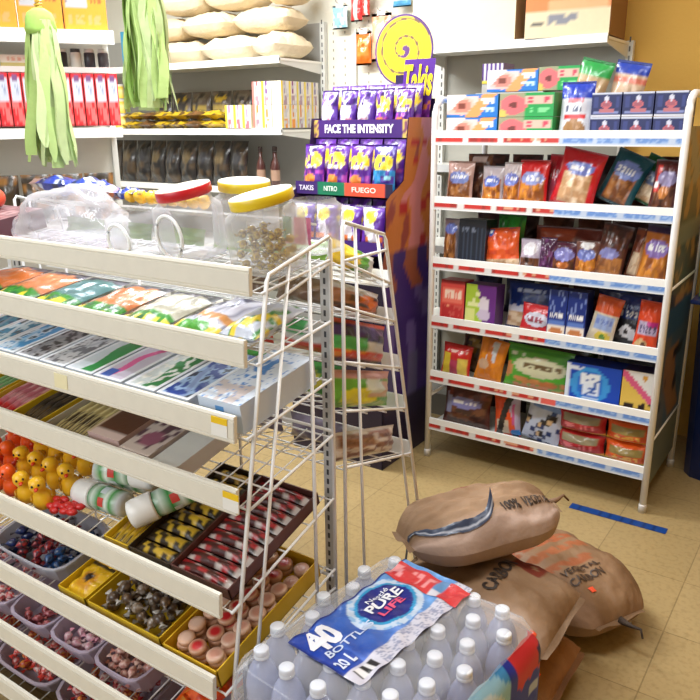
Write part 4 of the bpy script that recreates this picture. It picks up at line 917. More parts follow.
# ------------------------------------------------------------------ water bottles
WX, WY = -.682, 1.135
def bottle_meshes():
    b = M(); T = (184, 192, 228)
    pr = [(.010, .004), (.030, 0), (.0365, .008)]
    z = .012
    for k in range(7): pr += [(.0372, z + .004), (.0355, z + .012)]; z += .016
    pr += [(.0372, .130), (.0368, .140), (.0335, .158), (.026, .178), (.0175, .192), (.0138, .198), (.0138, .206)]
    b.lathe(pr, 20, T)
    c = M(); c.lathe([(.0162, .200), (.0168, .202), (.0168, .206), (.0155, .207), (.0162, .2085), (.0162, .2185), (.0145, .2205), (.004, .2205)], 16, (226, 230, 238))
    p = M(); p.lathe([(.0374, .058), (.0376, .06), (.0376, .10), (.0374, .102)], 20, (150, 176, 220), cap=False)
    return b, c, p
bM, cM, pM = bottle_meshes()
def case_rows():
    out = []
    for j in range(7):
        y = .247 - j * .0735
        if j % 2 == 0: out += [(-.183 + .0785 * k, y) for k in range(5)]
        else: out += [(-.2095 + .0765 * k, y) for k in range(6)]
    return out
ROWS = case_rows()
def rrect(hx, hy, r_, n=8):
    pts = []
    for cx, cy, a0 in ((hx - r_, hy - r_, 0), (-hx + r_, hy - r_, 90), (-hx + r_, -hy + r_, 180), (hx - r_, -hy + r_, 270)):
        for k in range(n + 1): a = rad(a0 + 90 * k / n); pts.append((cx + r_ * cos(a), cy + r_ * sin(a)))
    return pts
def case(label, z, sel, top):
    o = empty('water_bottle_case', (WX, WY, z), (0, 0, rad(-6.4))); tag(o, label, 'bottled water')
    first = None
    for k, (x, y) in enumerate(ROWS):
        if not sel(x, y): continue
        if first is None:
            b = make('bottle', bM, PET, o); make('cap', cM, PLAS, b); make('bottle_label', pM, TUBM, b); first = b
        else: b = dup(first, o)
        b.location = (x, y, .002); b.rotation_euler = (rad(R.uniform(-1.5, 1.5)), rad(R.uniform(-1.5, 1.5)), R.uniform(0, 6))
    P_ = rrect(.231, .275, .05); n = len(P_); cxo = -.011; cyo = .018
    m = M()
    def side(u, v):
        q = u * n; k = int(q) % n; t = q - int(q); a = P_[k]; b = P_[(k + 1) % n]
        s_ = 1 - .10 * max(0, (v - .72) / .28) ** 2 - .004 * nz(u * 40, v * 6)
        return ((a[0] + (b[0] - a[0]) * t) * s_ + cxo, (a[1] + (b[1] - a[1]) * t) * s_ + cyo, .001 + .19 * v)
    def shellcol(u, v): return (250, 251, 254)
    m.patch(side, 72, 10, shellcol, closeu=True)
    if top:
        xs = lambda u: -.011 + (u - .5) * .43; ys = lambda v: .018 + (v - .5) * .51
        m.patch(lambda u, v: (xs(u), ys(v), .2255 + .0012 * sin(u * 30) * sin(v * 38) + .002 * nz(u * 9, v * 9) - .03 * max(0, abs(u - .5) * 2 - .86) / .14 - .03 * max(0, abs(v - .5) * 2 - .9) / .1), 44, 50, shellcol)
    make('film_wrap', m, WRAP, o)
    return o, side
low, _ = case('case of water bottles at floor level carrying the upper case', .004, lambda x, y: x > .1 or y < -.18 or x < -.17 or y > .2, False)
up, side = case('shrink-wrapped case of water bottles, the upper one of the stack', .237, lambda x, y: True, True)
# printed sheet across the top
def wave(x, y): return .2305 + .0035 * sin(x * 80 + 1) * sin(y * 85) + .002 * nz(x * 30, y * 30)
def labc(u, v):
    x = -.151 + .195 * u; y = -.152 + .407 * v
    if x > .004:                                   # pale strip with small print
        c = (206, 206, 222)
        if -.13 < y < -.075 and .010 < x < .036: c = (40, 40, 44) if (y * 460) % 2 < 1.1 else (226, 226, 230)
        elif y > -.06 and hsh(math.floor(x * 300), math.floor(y * 190)) < .33: c = (150, 156, 186)
        return c
    e = math.hypot((x + .078) / .056, (y - .085) / .074)
    g = max(0, min(1, (y + .15) / .3)); c = tuple(a + (b - a) * g for a, b in zip((24, 60, 164), (96, 150, 214)))
    n = nz(x * 16, y * 16, 3) + .4 * nz(x * 50, y * 50)
    if n > .05 and y > -.09: c = tuple(q + (1 - 0) * 44 * min(1, n * 2) for q in c)
    if e < 1.38: c = (196, 216, 240) if nz(x * 60, y * 60) > -.15 else (140, 186, 232)
    if e < 1.12: c = (34, 150, 206)
    if e < 1.0: c = (22, 36, 130)
    if y < -.146 or x < -.147: c = (18, 44, 130)
    return tuple(min(255, q) for q in c)
m = M(); m.patch(lambda u, v: (-.151 + .195 * u, -.152 + .407 * v, wave(-.151 + .195 * u, -.152 + .407 * v)), 60, 110, labc)
lab = make('label_panel', m, FILM, up)
fnl = lambda u, v: (-.151 + .195 * u, -.152 + .407 * v, wave(-.151 + .195 * u, -.152 + .407 * v) + .0022)
m = M()
letter(m, 'PURE', fnl, .27, .40, .45, .735, (236, 240, 250), 1, .03); letter(m, 'LIFE', fnl, .42, .52, .48, .68, (226, 90, 130), 1, .03); letter(m, 'Nestlé', fnl, .20, .26, .50, .68, (226, 232, 246), 1, .01)
make('logo', m, INK, lab, smooth=False)
m = M(); letter(m, '40', fnl, .06, .42, .035, .235, (236, 238, 248), 1, .05); letter(m, 'BOTTLES', fnl, .43, .52, .05, .40, (206, 220, 246), 1, .02); letter(m, '20 L', fnl, .58, .74, .03, .14, (214, 224, 246), 1, .03)
make('lettering', m, INK, lab, smooth=False)
def redc(u, v):
    c = (206, 52, 58)
    if .62 < u < .74: c = (90, 140, 190) if v > .3 else (206, 206, 220)
    if u < .6 and .2 < v < .85 and hsh(math.floor(u * 26), math.floor(v * 5)) < .5: c = (232, 150, 154)
    if u > .76 and .3 < v < .8 and hsh(math.floor(u * 20), math.floor(v * 4)) < .3: c = (226, 96, 96)
    return c
m = M(); m.patch(lambda u, v: (-.15 + .20 * u, .172 + .066 * v, wave(-.15 + .20 * u, .172 + .066 * v) + .0016), 40, 14, redc); make('red_sticker', m, FILM, up)
# printed part of the wrap on the side towards the aisle and round the near left corner
def sidec(u, v):
    y = u
    c = (22, 48, 170)
    if u > .74: c = (206, 44, 58) if v > .52 + .08 * abs(sin(u * 40)) else (24, 52, 176)
    if u > .93 and .6 < v < .85: c = (24, 28, 90)
    if .86 < u < .94 and .28 < v < .42: c = (180, 196, 232)
    if u < .68:
        e = math.hypot((u - .50) / .13, (v - .38) / .42)
        c = (60, 150, 222) if e > 1.6 + .25 * nz(u * 14, v * 4) else (150, 206, 240)
        if e > 2.3: c = (28, 60, 172)
        if e < 1.2: c = (206, 228, 246)
        if e < 1.0: c = (30, 120, 206)
        if e < .86: c = (24, 40, 150)
        if u < .3: c = (28, 60, 172)
    return c
def sx(u, v):
    s_ = 1 - .10 * max(0, (v - .72) / .28) ** 2; y = -.23 + .49 * u
    xx = .231 - (.05 - math.sqrt(max(0, .05 ** 2 - (abs(y) - .225) ** 2)) if abs(y) > .225 else 0)
    return (xx * s_ - .011 + .0025, y * s_ + .018, .01 + .185 * v + .004 * sin(u * 30))
m = M(); m.patch(sx, 80, 30, sidec); make('label_panel', m, INK, up)
m = M(); letter(m, 'PURE', lambda u, v: Vector(sx(u, v)) + Vector((.002, 0, .0)), .41, .59, .40, .62, (236, 240, 250), 0, .03); letter(m, 'LIFE', lambda u, v: Vector(sx(u, v)) + Vector((.002, 0, .0)), .43, .57, .16, .34, (226, 120, 150), 0, .03); make('logo', m, INK, up, smooth=False)
def sy(u, v):
    s_ = 1 - .10 * max(0, (v - .72) / .28) ** 2
    return ((-.255 + .14 * u) * s_ - .012, -.305 * s_ - .0125, .01 + .15 * v)
m = M(); m.patch(lambda u, v: ((-.233) * (1 - .10 * max(0, (.1 + .75 * v - .72) / .28) ** 2) - .0115, -.20 + .12 * u, .01 + .14 * v), 10, 10, (28, 44, 140)); make('label_panel', m, FILM, up)

# ------------------------------------------------------------------ kraft charcoal sacks
def sackfn(L, W, T, seed, sag=0.10, tipdrop=0.0):
    def S(u, v, top=1, off=0.0):
        a, b_ = 2 * u - 1, 2 * v - 1
        pa = max(0, 1 - abs(a) ** 3.2) ** .55; pb = max(0, 1 - abs(b_) ** 2.6) ** .5
        wy = W / 2 * (1 - sag * abs(a) ** 4 + .03 * sin(a * 4 + seed))
        p = pa * pb
        n = (.016 * nz(a * 2.2 + seed, b_ * 2.2, top) + .007 * nz(a * 5 + seed, b_ * 6, top * 2) + .004 * abs(nz(a * 14 + seed, b_ * 9, 4))) * min(1, p * 3)
        x = a * L / 2 * (1 - .05 * (1 - abs(b_)) * 0); y = b_ * wy
        z = T / 2 + (top * T / 2 * (p if top > 0 else p ** .8)) + n * (1 if top > 0 else -.3) - tipdrop * max(0, a) ** 4 * T * .45 + (off if top > 0 else -off)
        if top < 0: z = max(z, .001 + .002 * (1 - p)) if not tipdrop else max(z, .001)
        return Vector((x, y, z))
    return S
def sack(label, loc, yaw, L, W, T, seed, cols, tip=0.0, pitch=0, roll=0, prints=None, taper=.10):
    S = sackfn(L, W, T, seed, taper, tip)
    o = empty('charcoal_sack', loc, (rad(roll), rad(pitch), rad(yaw))); tag(o, label, 'sack')
    m = M(); k1, k2 = cols
    def tc_(u, v):
        n = nz(u * 3 + seed, v * 3) * 18 + nz(u * 11, v * 11, seed) * 10
        w_ = max(0, min(1, (.30 - v) / .16)); c = tuple(q + (q2 - q) * w_ + n for q, q2 in zip(k1, k2))
        if prints:
            for (a, b_, c0, d_, cc) in prints:
                if a < u < b_ and c0 < v < d_ and nz(u * 20, v * 20, 7) > -.35: c = cc
        return c
    m.patch(lambda u, v: S(u, v, 1), 56, 40, tc_)
    m.patch(lambda u, v: S(1 - u, v, -1), 40, 28, lambda u, v: tuple(q + nz(u * 4, v * 4, seed) * 14 for q in k2))
    # pinched, stitched ends
    for s in (0, 1):
        m.patch(lambda u, v, s=s: S(s, .04 + .92 * u, 1) + Vector(((1 if s else -1) * .016 * v, 0, .006 * sin(u * 9 + seed) * v)), 20, 3, tuple(q * .9 for q in k1))
    make('body', m, KRAFT, o)
    return o, S
KB = (138, 110, 84); KL = (160, 136, 120)
LZ = .161
s4, S4 = sack('kraft sack at the bottom of the pile nearest the water bottles', (-.69, 1.655, .001), 0, .45, .36, .152, 3.1, ((142, 100, 66), (128, 92, 66)))
pr2 = [(.60, .80, .72, .93, (120, 50, 36)), (.10, .3, .55, .8, (196, 160, 136))]
s2, S2 = sack('kraft sack on the middle layer with lettering, tight behind the water bottles', (-.708, 1.665, LZ), 0, .455, .37, .165, 8.3, (KB, KL), prints=pr2, roll=0)
pr3 = [(.25, .36, .1, .8, (150, 84, 50)), (.42, .50, .1, .8, (156, 92, 56)), (.56, .63, .12, .7, (150, 88, 54)), (.2, .3, .2, .6, (110, 40, 34))]
s3, S3 = sack('kraft sack lying on the floor, its string tip pointing at the open floor', (-.615, 2.095, .001), -28, .47, .36, .190, 12.9, ((134, 104, 76), (150, 122, 100)), tip=.0, prints=pr3, taper=.4)
pr1 = [(.42, .52, .80, .95, (120, 40, 40)), (.25, .35, .88, .97, (130, 50, 40))]
s1, S1 = sack('kraft sack lying on top of the pile with a dark blue tape edge', (-.766, 1.765, .336), 59, .48, .27, .150, 17.2, ((140, 112, 86), (166, 142, 128)), prints=pr1, taper=.6)
def write(par, S, rows):
    m = M()
    for (t, u0, u1, v0, v1, c, sw, bo) in rows: letter(m, t, lambda u, v: S(u, v, 1, .0035), u0, u1, v0, v1, c, sw, bo)
    make('lettering', m, INK, par, smooth=False)
write(s1, S1, [('100%', .56, .68, .20, .32, (50, 40, 36), 0, .03), ('VEGETAL', .71, .93, .22, .33, (56, 44, 38), 0, .02)])
write(s2, S2, [('CARBON', .56, .65, .30, .74, (52, 42, 36), 1, .03)])
write(s2, S2, [('100%', .28, .37, .42, .72, (48, 40, 40), 1, .04)])
write(s3, S3, [('VEGETAL', .66, .71, .25, .65, (64, 46, 34), 1, .02), ('CARBON', .74, .80, .25, .6, (64, 46, 34), 1, .02)])
# blue edge tape with a loose end
m = M(); TB = (50, 62, 86)
pth = [(.005, .40), (.04, .30), (.10, .22), (.18, .18), (.26, .16), (.34, .15), (.42, .17), (.49, .20)]
def tape(u, v):
    q = u * (len(pth) - 1); k = min(int(q), len(pth) - 2); t = q - k
    a = pth[k][0] + (pth[k + 1][0] - pth[k][0]) * t; b_ = pth[k][1] + (pth[k + 1][1] - pth[k][1]) * t
    p = S1(a, b_ + (v - .5) * .09, 1, .005); lift = max(0, u - .82) / .18
    return p + Vector((.0, .02 * lift * lift, .04 * lift * lift * (.4 + v)))
m.patch(tape, 50, 6, lambda u, v: (176, 182, 196) if abs(v - .3) < .1 else TB)
m.patch(lambda u, v: Vector(tape(0, v)) + Vector((-.008 * u, 0, -.07 * u)), 6, 6, TB)
make('edge_tape', m, TISSUE if False else PLAS, s1)
# strings
for par, S, uu in ((s1, S1, 1), (s3, S3, 1)):
    p = S(1, .5, 1) + Vector((.026, 0, 0)); m = M()
    m.tube([p + Vector((-.02, 0, 0)), p + Vector((.02, .004, .003)), p + Vector((.045, .012, .006)), p + Vector((.06, .004, -.012))], [.012, .006, .004, .003], (120, 92, 70) if par is s1 else (60, 48, 40), 7); make('tie_string', m, KRAFT, par)
for par, S, u, v in ((s3, S3, .86, .35), (s2, S2, .93, .12), (s4, S4, .90, .30)):
    m = M(); p = S(u, v, 1, .004); 
    m.patch(lambda a, b_: S(u + (a - .5) * .035, v + (b_ - .5) * .055, 1, .0035), 6, 6, (236, 84, 48)); make('price_sticker', m, INK, par)

# ------------------------------------------------------------------ purple crisp stand
DX0, DX1 = -2.115, -1.61
st = empty('crisp_stand', (-1.86, 2.8, 0)); tag(st, 'purple cardboard crisp stand with yellow swirl header beside the snack rack', 'display stand')
def sp(x, y, z): return (x + 1.86, y - 2.8, z)
PUR = (74, 34, 128); DP = (40, 24, 70)
def sidep(u, v):
    z = v * 1.52; c = (58, 36, 112)
    n = nz(u * 4, v * 9, 5)
    if z > .98: c = (196, 116, 50) if n > -.35 else (150, 70, 60)
    if z > .98 and abs(u - .62 + .1 * sin(z * 12)) < .2 and n > -.1: c = (206, 130, 130)
    if z > .98 and hsh(math.floor(u * 7), math.floor(v * 40)) < .12: c = (176, 40, 40)
    if .80 < z < .98 and n > .0: c = (150, 84, 60)
    if z < .80 and n > .18: c = (98, 84, 150)
    if z < .5 and n > .05: c = (90, 86, 130)
    if z < .28: c = (38, 30, 60)
    return c
m = M()
prof = [(2.60, 0), (2.60, .95), (2.62, 1.0), (2.62, 1.2), (2.76, 1.26), (2.80, 1.52)]
def front_y(z):
    for (a, b_), (c, d_) in zip(prof, prof[1:]):
        if b_ <= z <= d_ and d_ > b_: return a + (c - a) * (z - b_) / (d_ - b_)
    return prof[-1][0]
for xx in (DX0, DX1):
    m.patch(lambda u, v: sp(xx, front_y(v * 1.52) + (3.02 - front_y(v * 1.52)) * u, v * 1.52 + .002), 24, 60, sidep if xx == DX1 else PUR)
    m.patch(lambda u, v: sp(xx + (-.004 if xx == DX1 else .004), front_y(v * 1.52) + (3.02 - front_y(v * 1.52)) * u, v * 1.52 + .002), 2, 30, (60, 40, 90))
make('side_board', m, CARD, st, smooth=False)
m = M(); m.box(sp((DX0 + DX1) / 2, 3.02, .80), (DX1 - DX0, .008, 1.60), DP); m.box(sp((DX0 + DX1) / 2, 2.605, .46), (DX1 - DX0, .006, .92), (34, 26, 48)); make('back_board', m, CARD, st, smooth=False)  # front plinth painted near-black for the shade low on the stand
RWY = [2.815, 2.675, 2.59]; RWZ = [1.452, 1.215, .985]
for k in range(3):
    m = M(); m.box(sp((DX0 + DX1) / 2, (RWY[k] + 3.01) / 2, RWZ[k]), (DX1 - DX0 - .01, 3.01 - RWY[k], .006), DP)
    hgt = .075 if k == 0 else .055
    def lc(u, v, k=k):
        if k == 0: return (66, 34, 110) if .06 < u < .93 else ((206, 176, 90) if hsh(math.floor(u * 60), math.floor(v * 6)) < .5 else (120, 70, 100))
        if k == 1: return (60, 34, 104) if u < .25 else ((26, 116, 84) if u < .52 else ((226, 84, 60) if u < .93 else (40, 30, 60)))
        return (66, 34, 120)
    m.patch(lambda u, v: sp(DX0 + (DX1 - DX0) * u, RWY[k] - .003, RWZ[k] - .012 + hgt * v), 60, 6, lc)
    t_ = make('tray_shelf', m, CARD, st, smooth=False)
    m = M(); f_ = lambda u, v, k=k, hgt=hgt: sp(DX0 + (DX1 - DX0) * u, RWY[k] - .005, RWZ[k] - .012 + hgt * v)
    if k == 0: letter(m, 'FACE THE INTENSITY', f_, .13, .84, .25, .75, (236, 232, 244), 0, .04)
    if k == 1: letter(m, 'TAKIS', f_, .04, .2, .3, .7, (226, 220, 240)); letter(m, 'NITRO', f_, .31, .45, .3, .7, (226, 240, 232)); letter(m, 'FUEGO', f_, .6, .84, .3, .7, (250, 226, 216))
    if k < 2: make('lettering', m, INK, t_, smooth=False)
# header card
m = M(); cx, cz, rr = -1.755, 1.80, .145
def disc(u, v):
    a = 2 * pi * u; return sp(cx + rr * v * cos(a), 2.995, cz + rr * v * sin(a))
def swirl(u, v):
    a = u; q = (v * 2.1 + a) % 1
    if v > .945: return (84, 48, 120)
    if v < .2: return (96, 60, 120) if q < .5 else (214, 190, 40)
    return (110, 86, 70) if q < .13 else ((236, 206, 40) if hsh(math.floor(u * 40), math.floor(v * 12)) > .15 else (206, 176, 40))
m.patch(disc, 72, 26, swirl, closeu=True)
m.patch(lambda u, v: sp(cx + rr * v * cos(-2 * pi * u), 2.999, cz + rr * v * sin(-2 * pi * u)), 40, 2, (120, 110, 110), closeu=True)
m.box(sp(cx - .01, 2.995, 1.63), (.04, .03, .14), DP)
hd = make('header_disc', m, CARD, st, smooth=False)
m = M()
def logo(u, v):
    return sp(-1.765 + .15 * u + .03 * v, 2.982 - .006, 1.50 + .26 * v)
def logoc(u, v):
    c = (84, 36, 140)
    if v < .32: c = (130, 40, 150) if nz(u * 5, v * 8) > 0 else (96, 30, 110)
    if v < .35 and hsh(math.floor(u * 9), math.floor(v * 14)) < .22: c = (206, 120, 60)
    return c
m.patch(logo, 24, 36, logoc); lg = make('logo_board', m, CARD, st, smooth=False)
m = M(); letter(m, 'Takis', lambda u, v: Vector(logo(u, v)) + Vector((0, -.004, 0)), .02, .98, .42, .92, (240, 212, 40), 0, .03); make('logo', m, INK, lg, smooth=False)
# bags on its shelves
def crisp(kind, sd):
    if kind == 0: return D((94, 40, 150), ('e', .5, .62, .44, .2, (236, 206, 50)), ('sp', .1, .9, .44, .8, (90, 40, 130), .2, 8), ('sp', .0, 1, .05, .4, (170, 70, 170), .35, 6), ('e', .4, .2, .3, .12, (226, 130, 60)), ('sp', 0, 1, .8, 1, (60, 30, 100), .4, 6), ('w', .15, .85, .42, .5, (230, 220, 240), 6), sd=sd)
    if kind == 1: return D((70, 44, 140), ('e', .5, .60, .44, .2, (226, 206, 60)), ('sp', .1, .9, .44, .8, (50, 40, 110), .3, 8), ('sp', .0, 1, .0, .42, (40, 130, 190), .7, 6), ('sp', 0, 1, .0, .3, (150, 210, 230), .2, 8), sd=sd)
    if kind == 2: return D((90, 50, 150), ('e', .45, .45, .36, .3, (226, 220, 236)), ('sp', 0, 1, .6, 1, (60, 34, 110), .4, 6), ('e', .5, .12, .4, .12, (206, 90, 60)), ('sp', 0, 1, 0, .3, (200, 130, 150), .3, 7), sd=sd)
    return D((90, 40, 150), ('d', .6, .5, .95, (232, 226, 240)), ('e', .45, .74, .3, .16, (230, 206, 60)), ('sp', 0, 1, 0, .25, (226, 120, 60), .45, 7), sd=sd)
rows = [(0, [2, 2, 2, 0, 0], .18, ['purple crisp bag at the far end of the top tray, orange at its foot', 'purple and white crisp bag, second on the top tray', 'purple and white crisp bag in the middle of the top tray', 'purple crisp bag with yellow blaze under the swirl disc', 'purple crisp bag with yellow blaze under the yellow logo']),
        (1, [0, 0, 0, 1], .19, ['purple and yellow crisp bag at the far end of the second tray', 'purple and yellow crisp bag, second on the second tray', 'purple and yellow crisp bag squeezed by the blue one', 'purple crisp bag with a blue foot at the end of the second tray']),
        (2, [3, 3, 3, 3], .175, ['purple crisp bag at the far end of the lowest tray', 'purple crisp bag with white slash behind the wire end frames', 'purple crisp bag with white slash on the lowest tray, third along', 'purple crisp bag nearest the orange board on the lowest tray'])]
for k, kinds, hh, lbs in rows:
    n_ = len(kinds); wd = (DX1 - DX0 - .02) / n_
    for q, kd in enumerate(kinds):
        m = pillow(wd * .94, hh, .055, crisp(kd, q + k * 7), seed=300 + k * 9 + q, nu=20, nv=24, crimp=.06); o = make('crisp_bag', m, FILM)
        at(o, DX0 + .01 + wd * (q + .5), RWY[k] + .036, RWZ[k] + .012, (-9, R.uniform(-2, 2), 0)); tag(o, lbs[q], 'bag')
        m2 = o
    b0 = None
    for q in range(n_):
        if b0 is None: b0 = o = make('crisp_bag', pillow(wd * .94, hh + .02, .05, crisp(0, 50 + k), seed=400 + k, nu=14, nv=16, crimp=.06), FILM)
        else: o = dup(b0)
        at(o, DX0 + .01 + wd * (q + .5), RWY[k] + .104, RWZ[k] + .012, (-9, 0, 0)); tag(o, f"purple crisp bag in the second rank of the {['top', 'middle', 'lowest'][k]} tray", 'bag', f"second rank crisp bags, {['top', 'middle', 'lowest'][k]} tray")
# ------------------------------------------------------------------ shelving along the back wall
GRY = (214, 214, 208)
def wall_unit(name, label, x0, x1, shelves, depth, ytop, rest):
    o = empty(name, ((x0 + x1) / 2, 3.70, 0)); tag(o, label, 'shelving'); cx_ = (x0 + x1) / 2
    m = M(); m.box((0, .025, ytop / 2), (x1 - x0, .012, ytop), rest)
    make('back_panel', m, PAINT, o, smooth=False)
    for xx in (x0, x1):
        m = M(); m.box((xx - cx_, .005, ytop / 2), (.03, .03, ytop), GRY)
        for k in range(int(ytop / .04)): m.box((xx - cx_, -.0105, .05 + k * .04), (.007, .001, .022), (90, 90, 88))
        make('upright', m, PAINT, o, smooth=False)
    for z, d_ in shelves:
        m = M(); m.box((0, -d_ / 2, -.012), (x1 - x0 - .006, d_, .012), (236, 234, 226)); m.box((0, -d_ + .006, -.014), (x1 - x0 - .006, .014, .036), (244, 243, 238))
        for xx in (x0 + .01, x1 - .01):
            b_ = Vector((xx - cx_, 0, 0)); m.add([b_ + Vector(p) for p in ((0, 0, -.012), (0, 0, -.075), (0, -d_ + .02, -.034), (0, -d_ + .02, -.012), (.004, 0, -.012), (.004, 0, -.075), (.004, -d_ + .02, -.034), (.004, -d_ + .02, -.012))], [(0, 1, 2, 3), (7, 6, 5, 4), (0, 4, 5, 1), (1, 5, 6, 2), (2, 6, 7, 3)], GRY)
        s = make('shelf', m, PAINT, o, loc=(0, 0, z), smooth=False)
    m = M(); m.box((0, -.18, .06), (x1 - x0, .36, .12), (120, 118, 112)); make('plinth', m, PAINT, o, smooth=False)
    return o
wall_unit('wall_shelving', 'white wall shelving carrying the pale sacks and yellow bags', -4.75, -2.70, [(1.845, .40), (1.475, .40), (1.145, .40), (.8, .42), (.45, .42)], .4, 2.05, (164, 162, 156))
wall_unit('wall_shelving', 'white shelving behind the snack rack with two big cartons on top', -1.93, -.985, [(1.845, .35), (1.3, .35), (.9, .35), (.5, .35)], .35, 1.845, (168, 166, 156))
# pegboard between the two
o = empty('pegboard', (-2.325, 3.72, 0)); tag(o, 'pale grey pegboard between the shelving and the purple stand', 'pegboard')
m = M(); m.box((0, .012, 1.05), (.74, .014, 2.1), (222, 218, 202))
for zz in range(24):
    for xx in range(9): m.box((-.32 + xx * .08, .0045, 1.0 + zz * .045), (.008, .0012, .014), (150, 146, 132))
make('board', m, PAINT, o, smooth=False)
m = M(); m.box((-.17, 0, 1.0), (.03, .02, 2.0), (206, 204, 194)); make('upright', m, PAINT, o, smooth=False)
def hang(name, label, x, z, w_, h_, des, cat='bag', y=3.665, sd=0):
    o = empty(name, (x, y, z)); tag(o, label, cat)
    m = pillow(w_, h_, .04, des, seed=sd, nu=14, nv=16); mm = make('packet', m, FILM, o, loc=(0, 0, -h_ - .01))
    m = M(); m.tube([(0, .056, .004), (0, -.03, 0), (0, -.045, .012)], .003, (190, 190, 190), 6); m.box((0, -.004, -.006), (.05, .004, .03), (236, 234, 226)); make('peg_hook', m, METAL, o, smooth=False)
hang('hanging_packet', 'orange packet hanging on the pegboard', -2.40, 1.985, .10, .17, D((240, 110, 30), ('r', .1, .9, .3, .5, (250, 140, 60)), ('w', .2, .8, .6, .75, (250, 190, 120))), sd=1)
hang('hanging_packet', 'peach packet hanging beside the orange packet and the swirl disc', -2.285, 2.07, .125, .24, D((236, 176, 140), ('sp', 0, 1, 0, 1, (226, 140, 100), .35, 7), ('e', .5, .6, .3, .2, (240, 206, 180))), sd=2)
hang('hanging_packet', 'pale blue packet hanging highest on the pegboard near the sacks', -2.555, 2.13, .10, .12, D((150, 206, 224), ('sp', 0, 1, 0, 1, (220, 236, 240), .4, 6)), sd=3)
hang('hanging_packet', 'red and white packet hanging above the orange packet', -2.445, 2.17, .075, .13, D((214, 60, 60), ('r', .3, .7, 0, 1, (236, 220, 214))), sd=4)
hang('hanging_packet', 'narrow red packet hanging above the peach packet', -2.385, 2.19, .05, .13, D((220, 70, 60), ('r', .5, .8, 0, 1, (240, 226, 220))), sd=5)
hang('hanging_packet', 'small blue and white packet hanging above the swirl disc', -2.16, 2.19, .11, .10, D((206, 226, 236), ('r', 0, 1, .0, .3, (90, 170, 220))), sd=6)

# pale sacks on the top shelf
def smallsack(seed, L, W, T, c):
    m = M(); S = sackfn(L, W, T, seed)
    col = lambda u, v: tuple(q + 14 * nz(u * 4 + seed, v * 4) for q in c) if not (abs(u - .5) < .2 and abs(v - .5) < .22 and nz(u * 18, v * 18, seed) > .12) else tuple(q * .9 for q in c)
    m.patch(lambda u, v: S(u, v, 1), 30, 22, col); m.patch(lambda u, v: S(1 - u, v, -1), 22, 16, c)
    return m
sk = [(-3.54, 3.46, 0, 4, 'pale sack at the far low end of the sack pile'), (-3.12, 3.45, 0, -3, 'pale sack lying low in the middle of the sack pile'), (-2.80, 3.46, .0, 86, 'pale sack at the near low end of the pile, by the shelf end'), (-3.67, 3.47, .136, 8, 'pale sack propped on the far low sack'), (-3.28, 3.45, .136, -4, 'pale sack in the second layer, sagging between two others'), (-2.89, 3.47, .138, 6, 'pale sack on the second layer above the shelf end'), (-3.50, 3.47, .274, 6, 'pale sack in the third layer toward the far end'), (-3.11, 3.47, .274, -5, 'pale sack in the third layer toward the shelf end'), (-2.775, 3.50, .276, 90, 'pale sack highest at the shelf end beside the pegboard')]
for k, (x, y, dz, yw, lb) in enumerate(sk):
    m = smallsack(k * 2.7 + 1, [.40, .40, .32, .36, .37, .37, .37, .37, .24][k], [.27, .27, .20, .26, .26, .26, .26, .26, .18][k], .130, [(226, 208, 176), (230, 214, 184), (232, 216, 186), (226, 206, 172), (228, 210, 176)][k % 5])
    o = make('flour_sack', m, SACK); at(o, x, y, 1.846 + dz, (0, 0, yw)); tag(o, lb, 'sack')
m = carton(.16, .2, .22, D((60, 150, 190), ('r', .2, .8, .3, .6, (150, 206, 224))), (50, 130, 170)); o = make('carton', m, CARD, smooth=False); at(o, -3.99, 3.5, 1.846); tag(o, 'blue carton just beyond the sack pile, behind the shorter tassel', 'box')
# lower shelf: yellow bags and small cartons
for k in range(12):
    x = -3.98 + (k % 6) * .14; up_ = k // 6
    c = (206, 170, 40) if k % 3 != 1 else (120, 84, 50)
    m = pillow(.136, .17, .045, D(c, ('r', .1, .9, .3, .6, (236, 206, 60)), ('sp', 0, 1, 0, 1, (90, 66, 40), .3, 7), ('sp', 0, 1, .6, 1, (140, 130, 120), .3, 7), sd=k), seed=500 + k, nu=12, nv=12); flat(m)
    o = make('noodle_bag', m, FILM); at(o, x, 3.32 + .012 * up_, 1.503 + up_ * .052, (0, 0, R.uniform(-3, 3)))
    tag(o, ['yellow', 'brown', 'golden'][k % 3] + ' bag in the ' + ['front', 'upper'][up_] + ' heap of the wall shelf, ' + ['behind the shorter tassel', 'next to the tassel tips', 'below the first sack', 'below the sagging sacks', 'halfway to the small cartons', 'touching the small cartons'][k % 6], 'bag')
for k in range(5):
    m = pillow(.165, .215, .07, D((96, 84, 74), ('r', .1, .9, .3, .6, (160, 138, 70)), ('e', .5, .8, .3, .12, (206, 176, 60) if k % 2 else (120, 112, 104)), ('sp', 0, 1, 0, 1, (54, 50, 50), .4, 6), sd=k), seed=540 + k, nu=14, nv=14)
    o = make('noodle_bag', m, FILM); at(o, -3.9 + k * .172, 3.55, 1.484, (-6, 0, 0)); tag(o, 'grey-brown bag standing at the back of the wall shelf behind the yellow bags', 'bag', 'bags at the back of the wall shelf')
stripe = lambda a, b_, c, s: D((214, 206, 196), ('r', 0, .22, 0, 1, a), ('r', .4, .62, .5, 1, b_), ('r', .35, .75, .0, .4, c), ('sp', .25, 1, 0, 1, (190, 186, 190), .3, 6), sd=s)
lowc = [((226, 200, 60), (150, 120, 170), (206, 90, 60))] * 3
for k in range(3):
    m = carton(.062, .13, .125, stripe((230, 206, 60), (150, 110, 150), (206, 110, 120), k), (206, 196, 160), n=14); o = make('small_carton', m, CARD, smooth=False); at(o, -3.075 + k * .066, 3.36, 1.479); tag(o, 'short striped carton, ' + ['farthest of three beside the yellow bags', 'middle of three beside the yellow bags', 'third along from the yellow bags'][k], 'box')
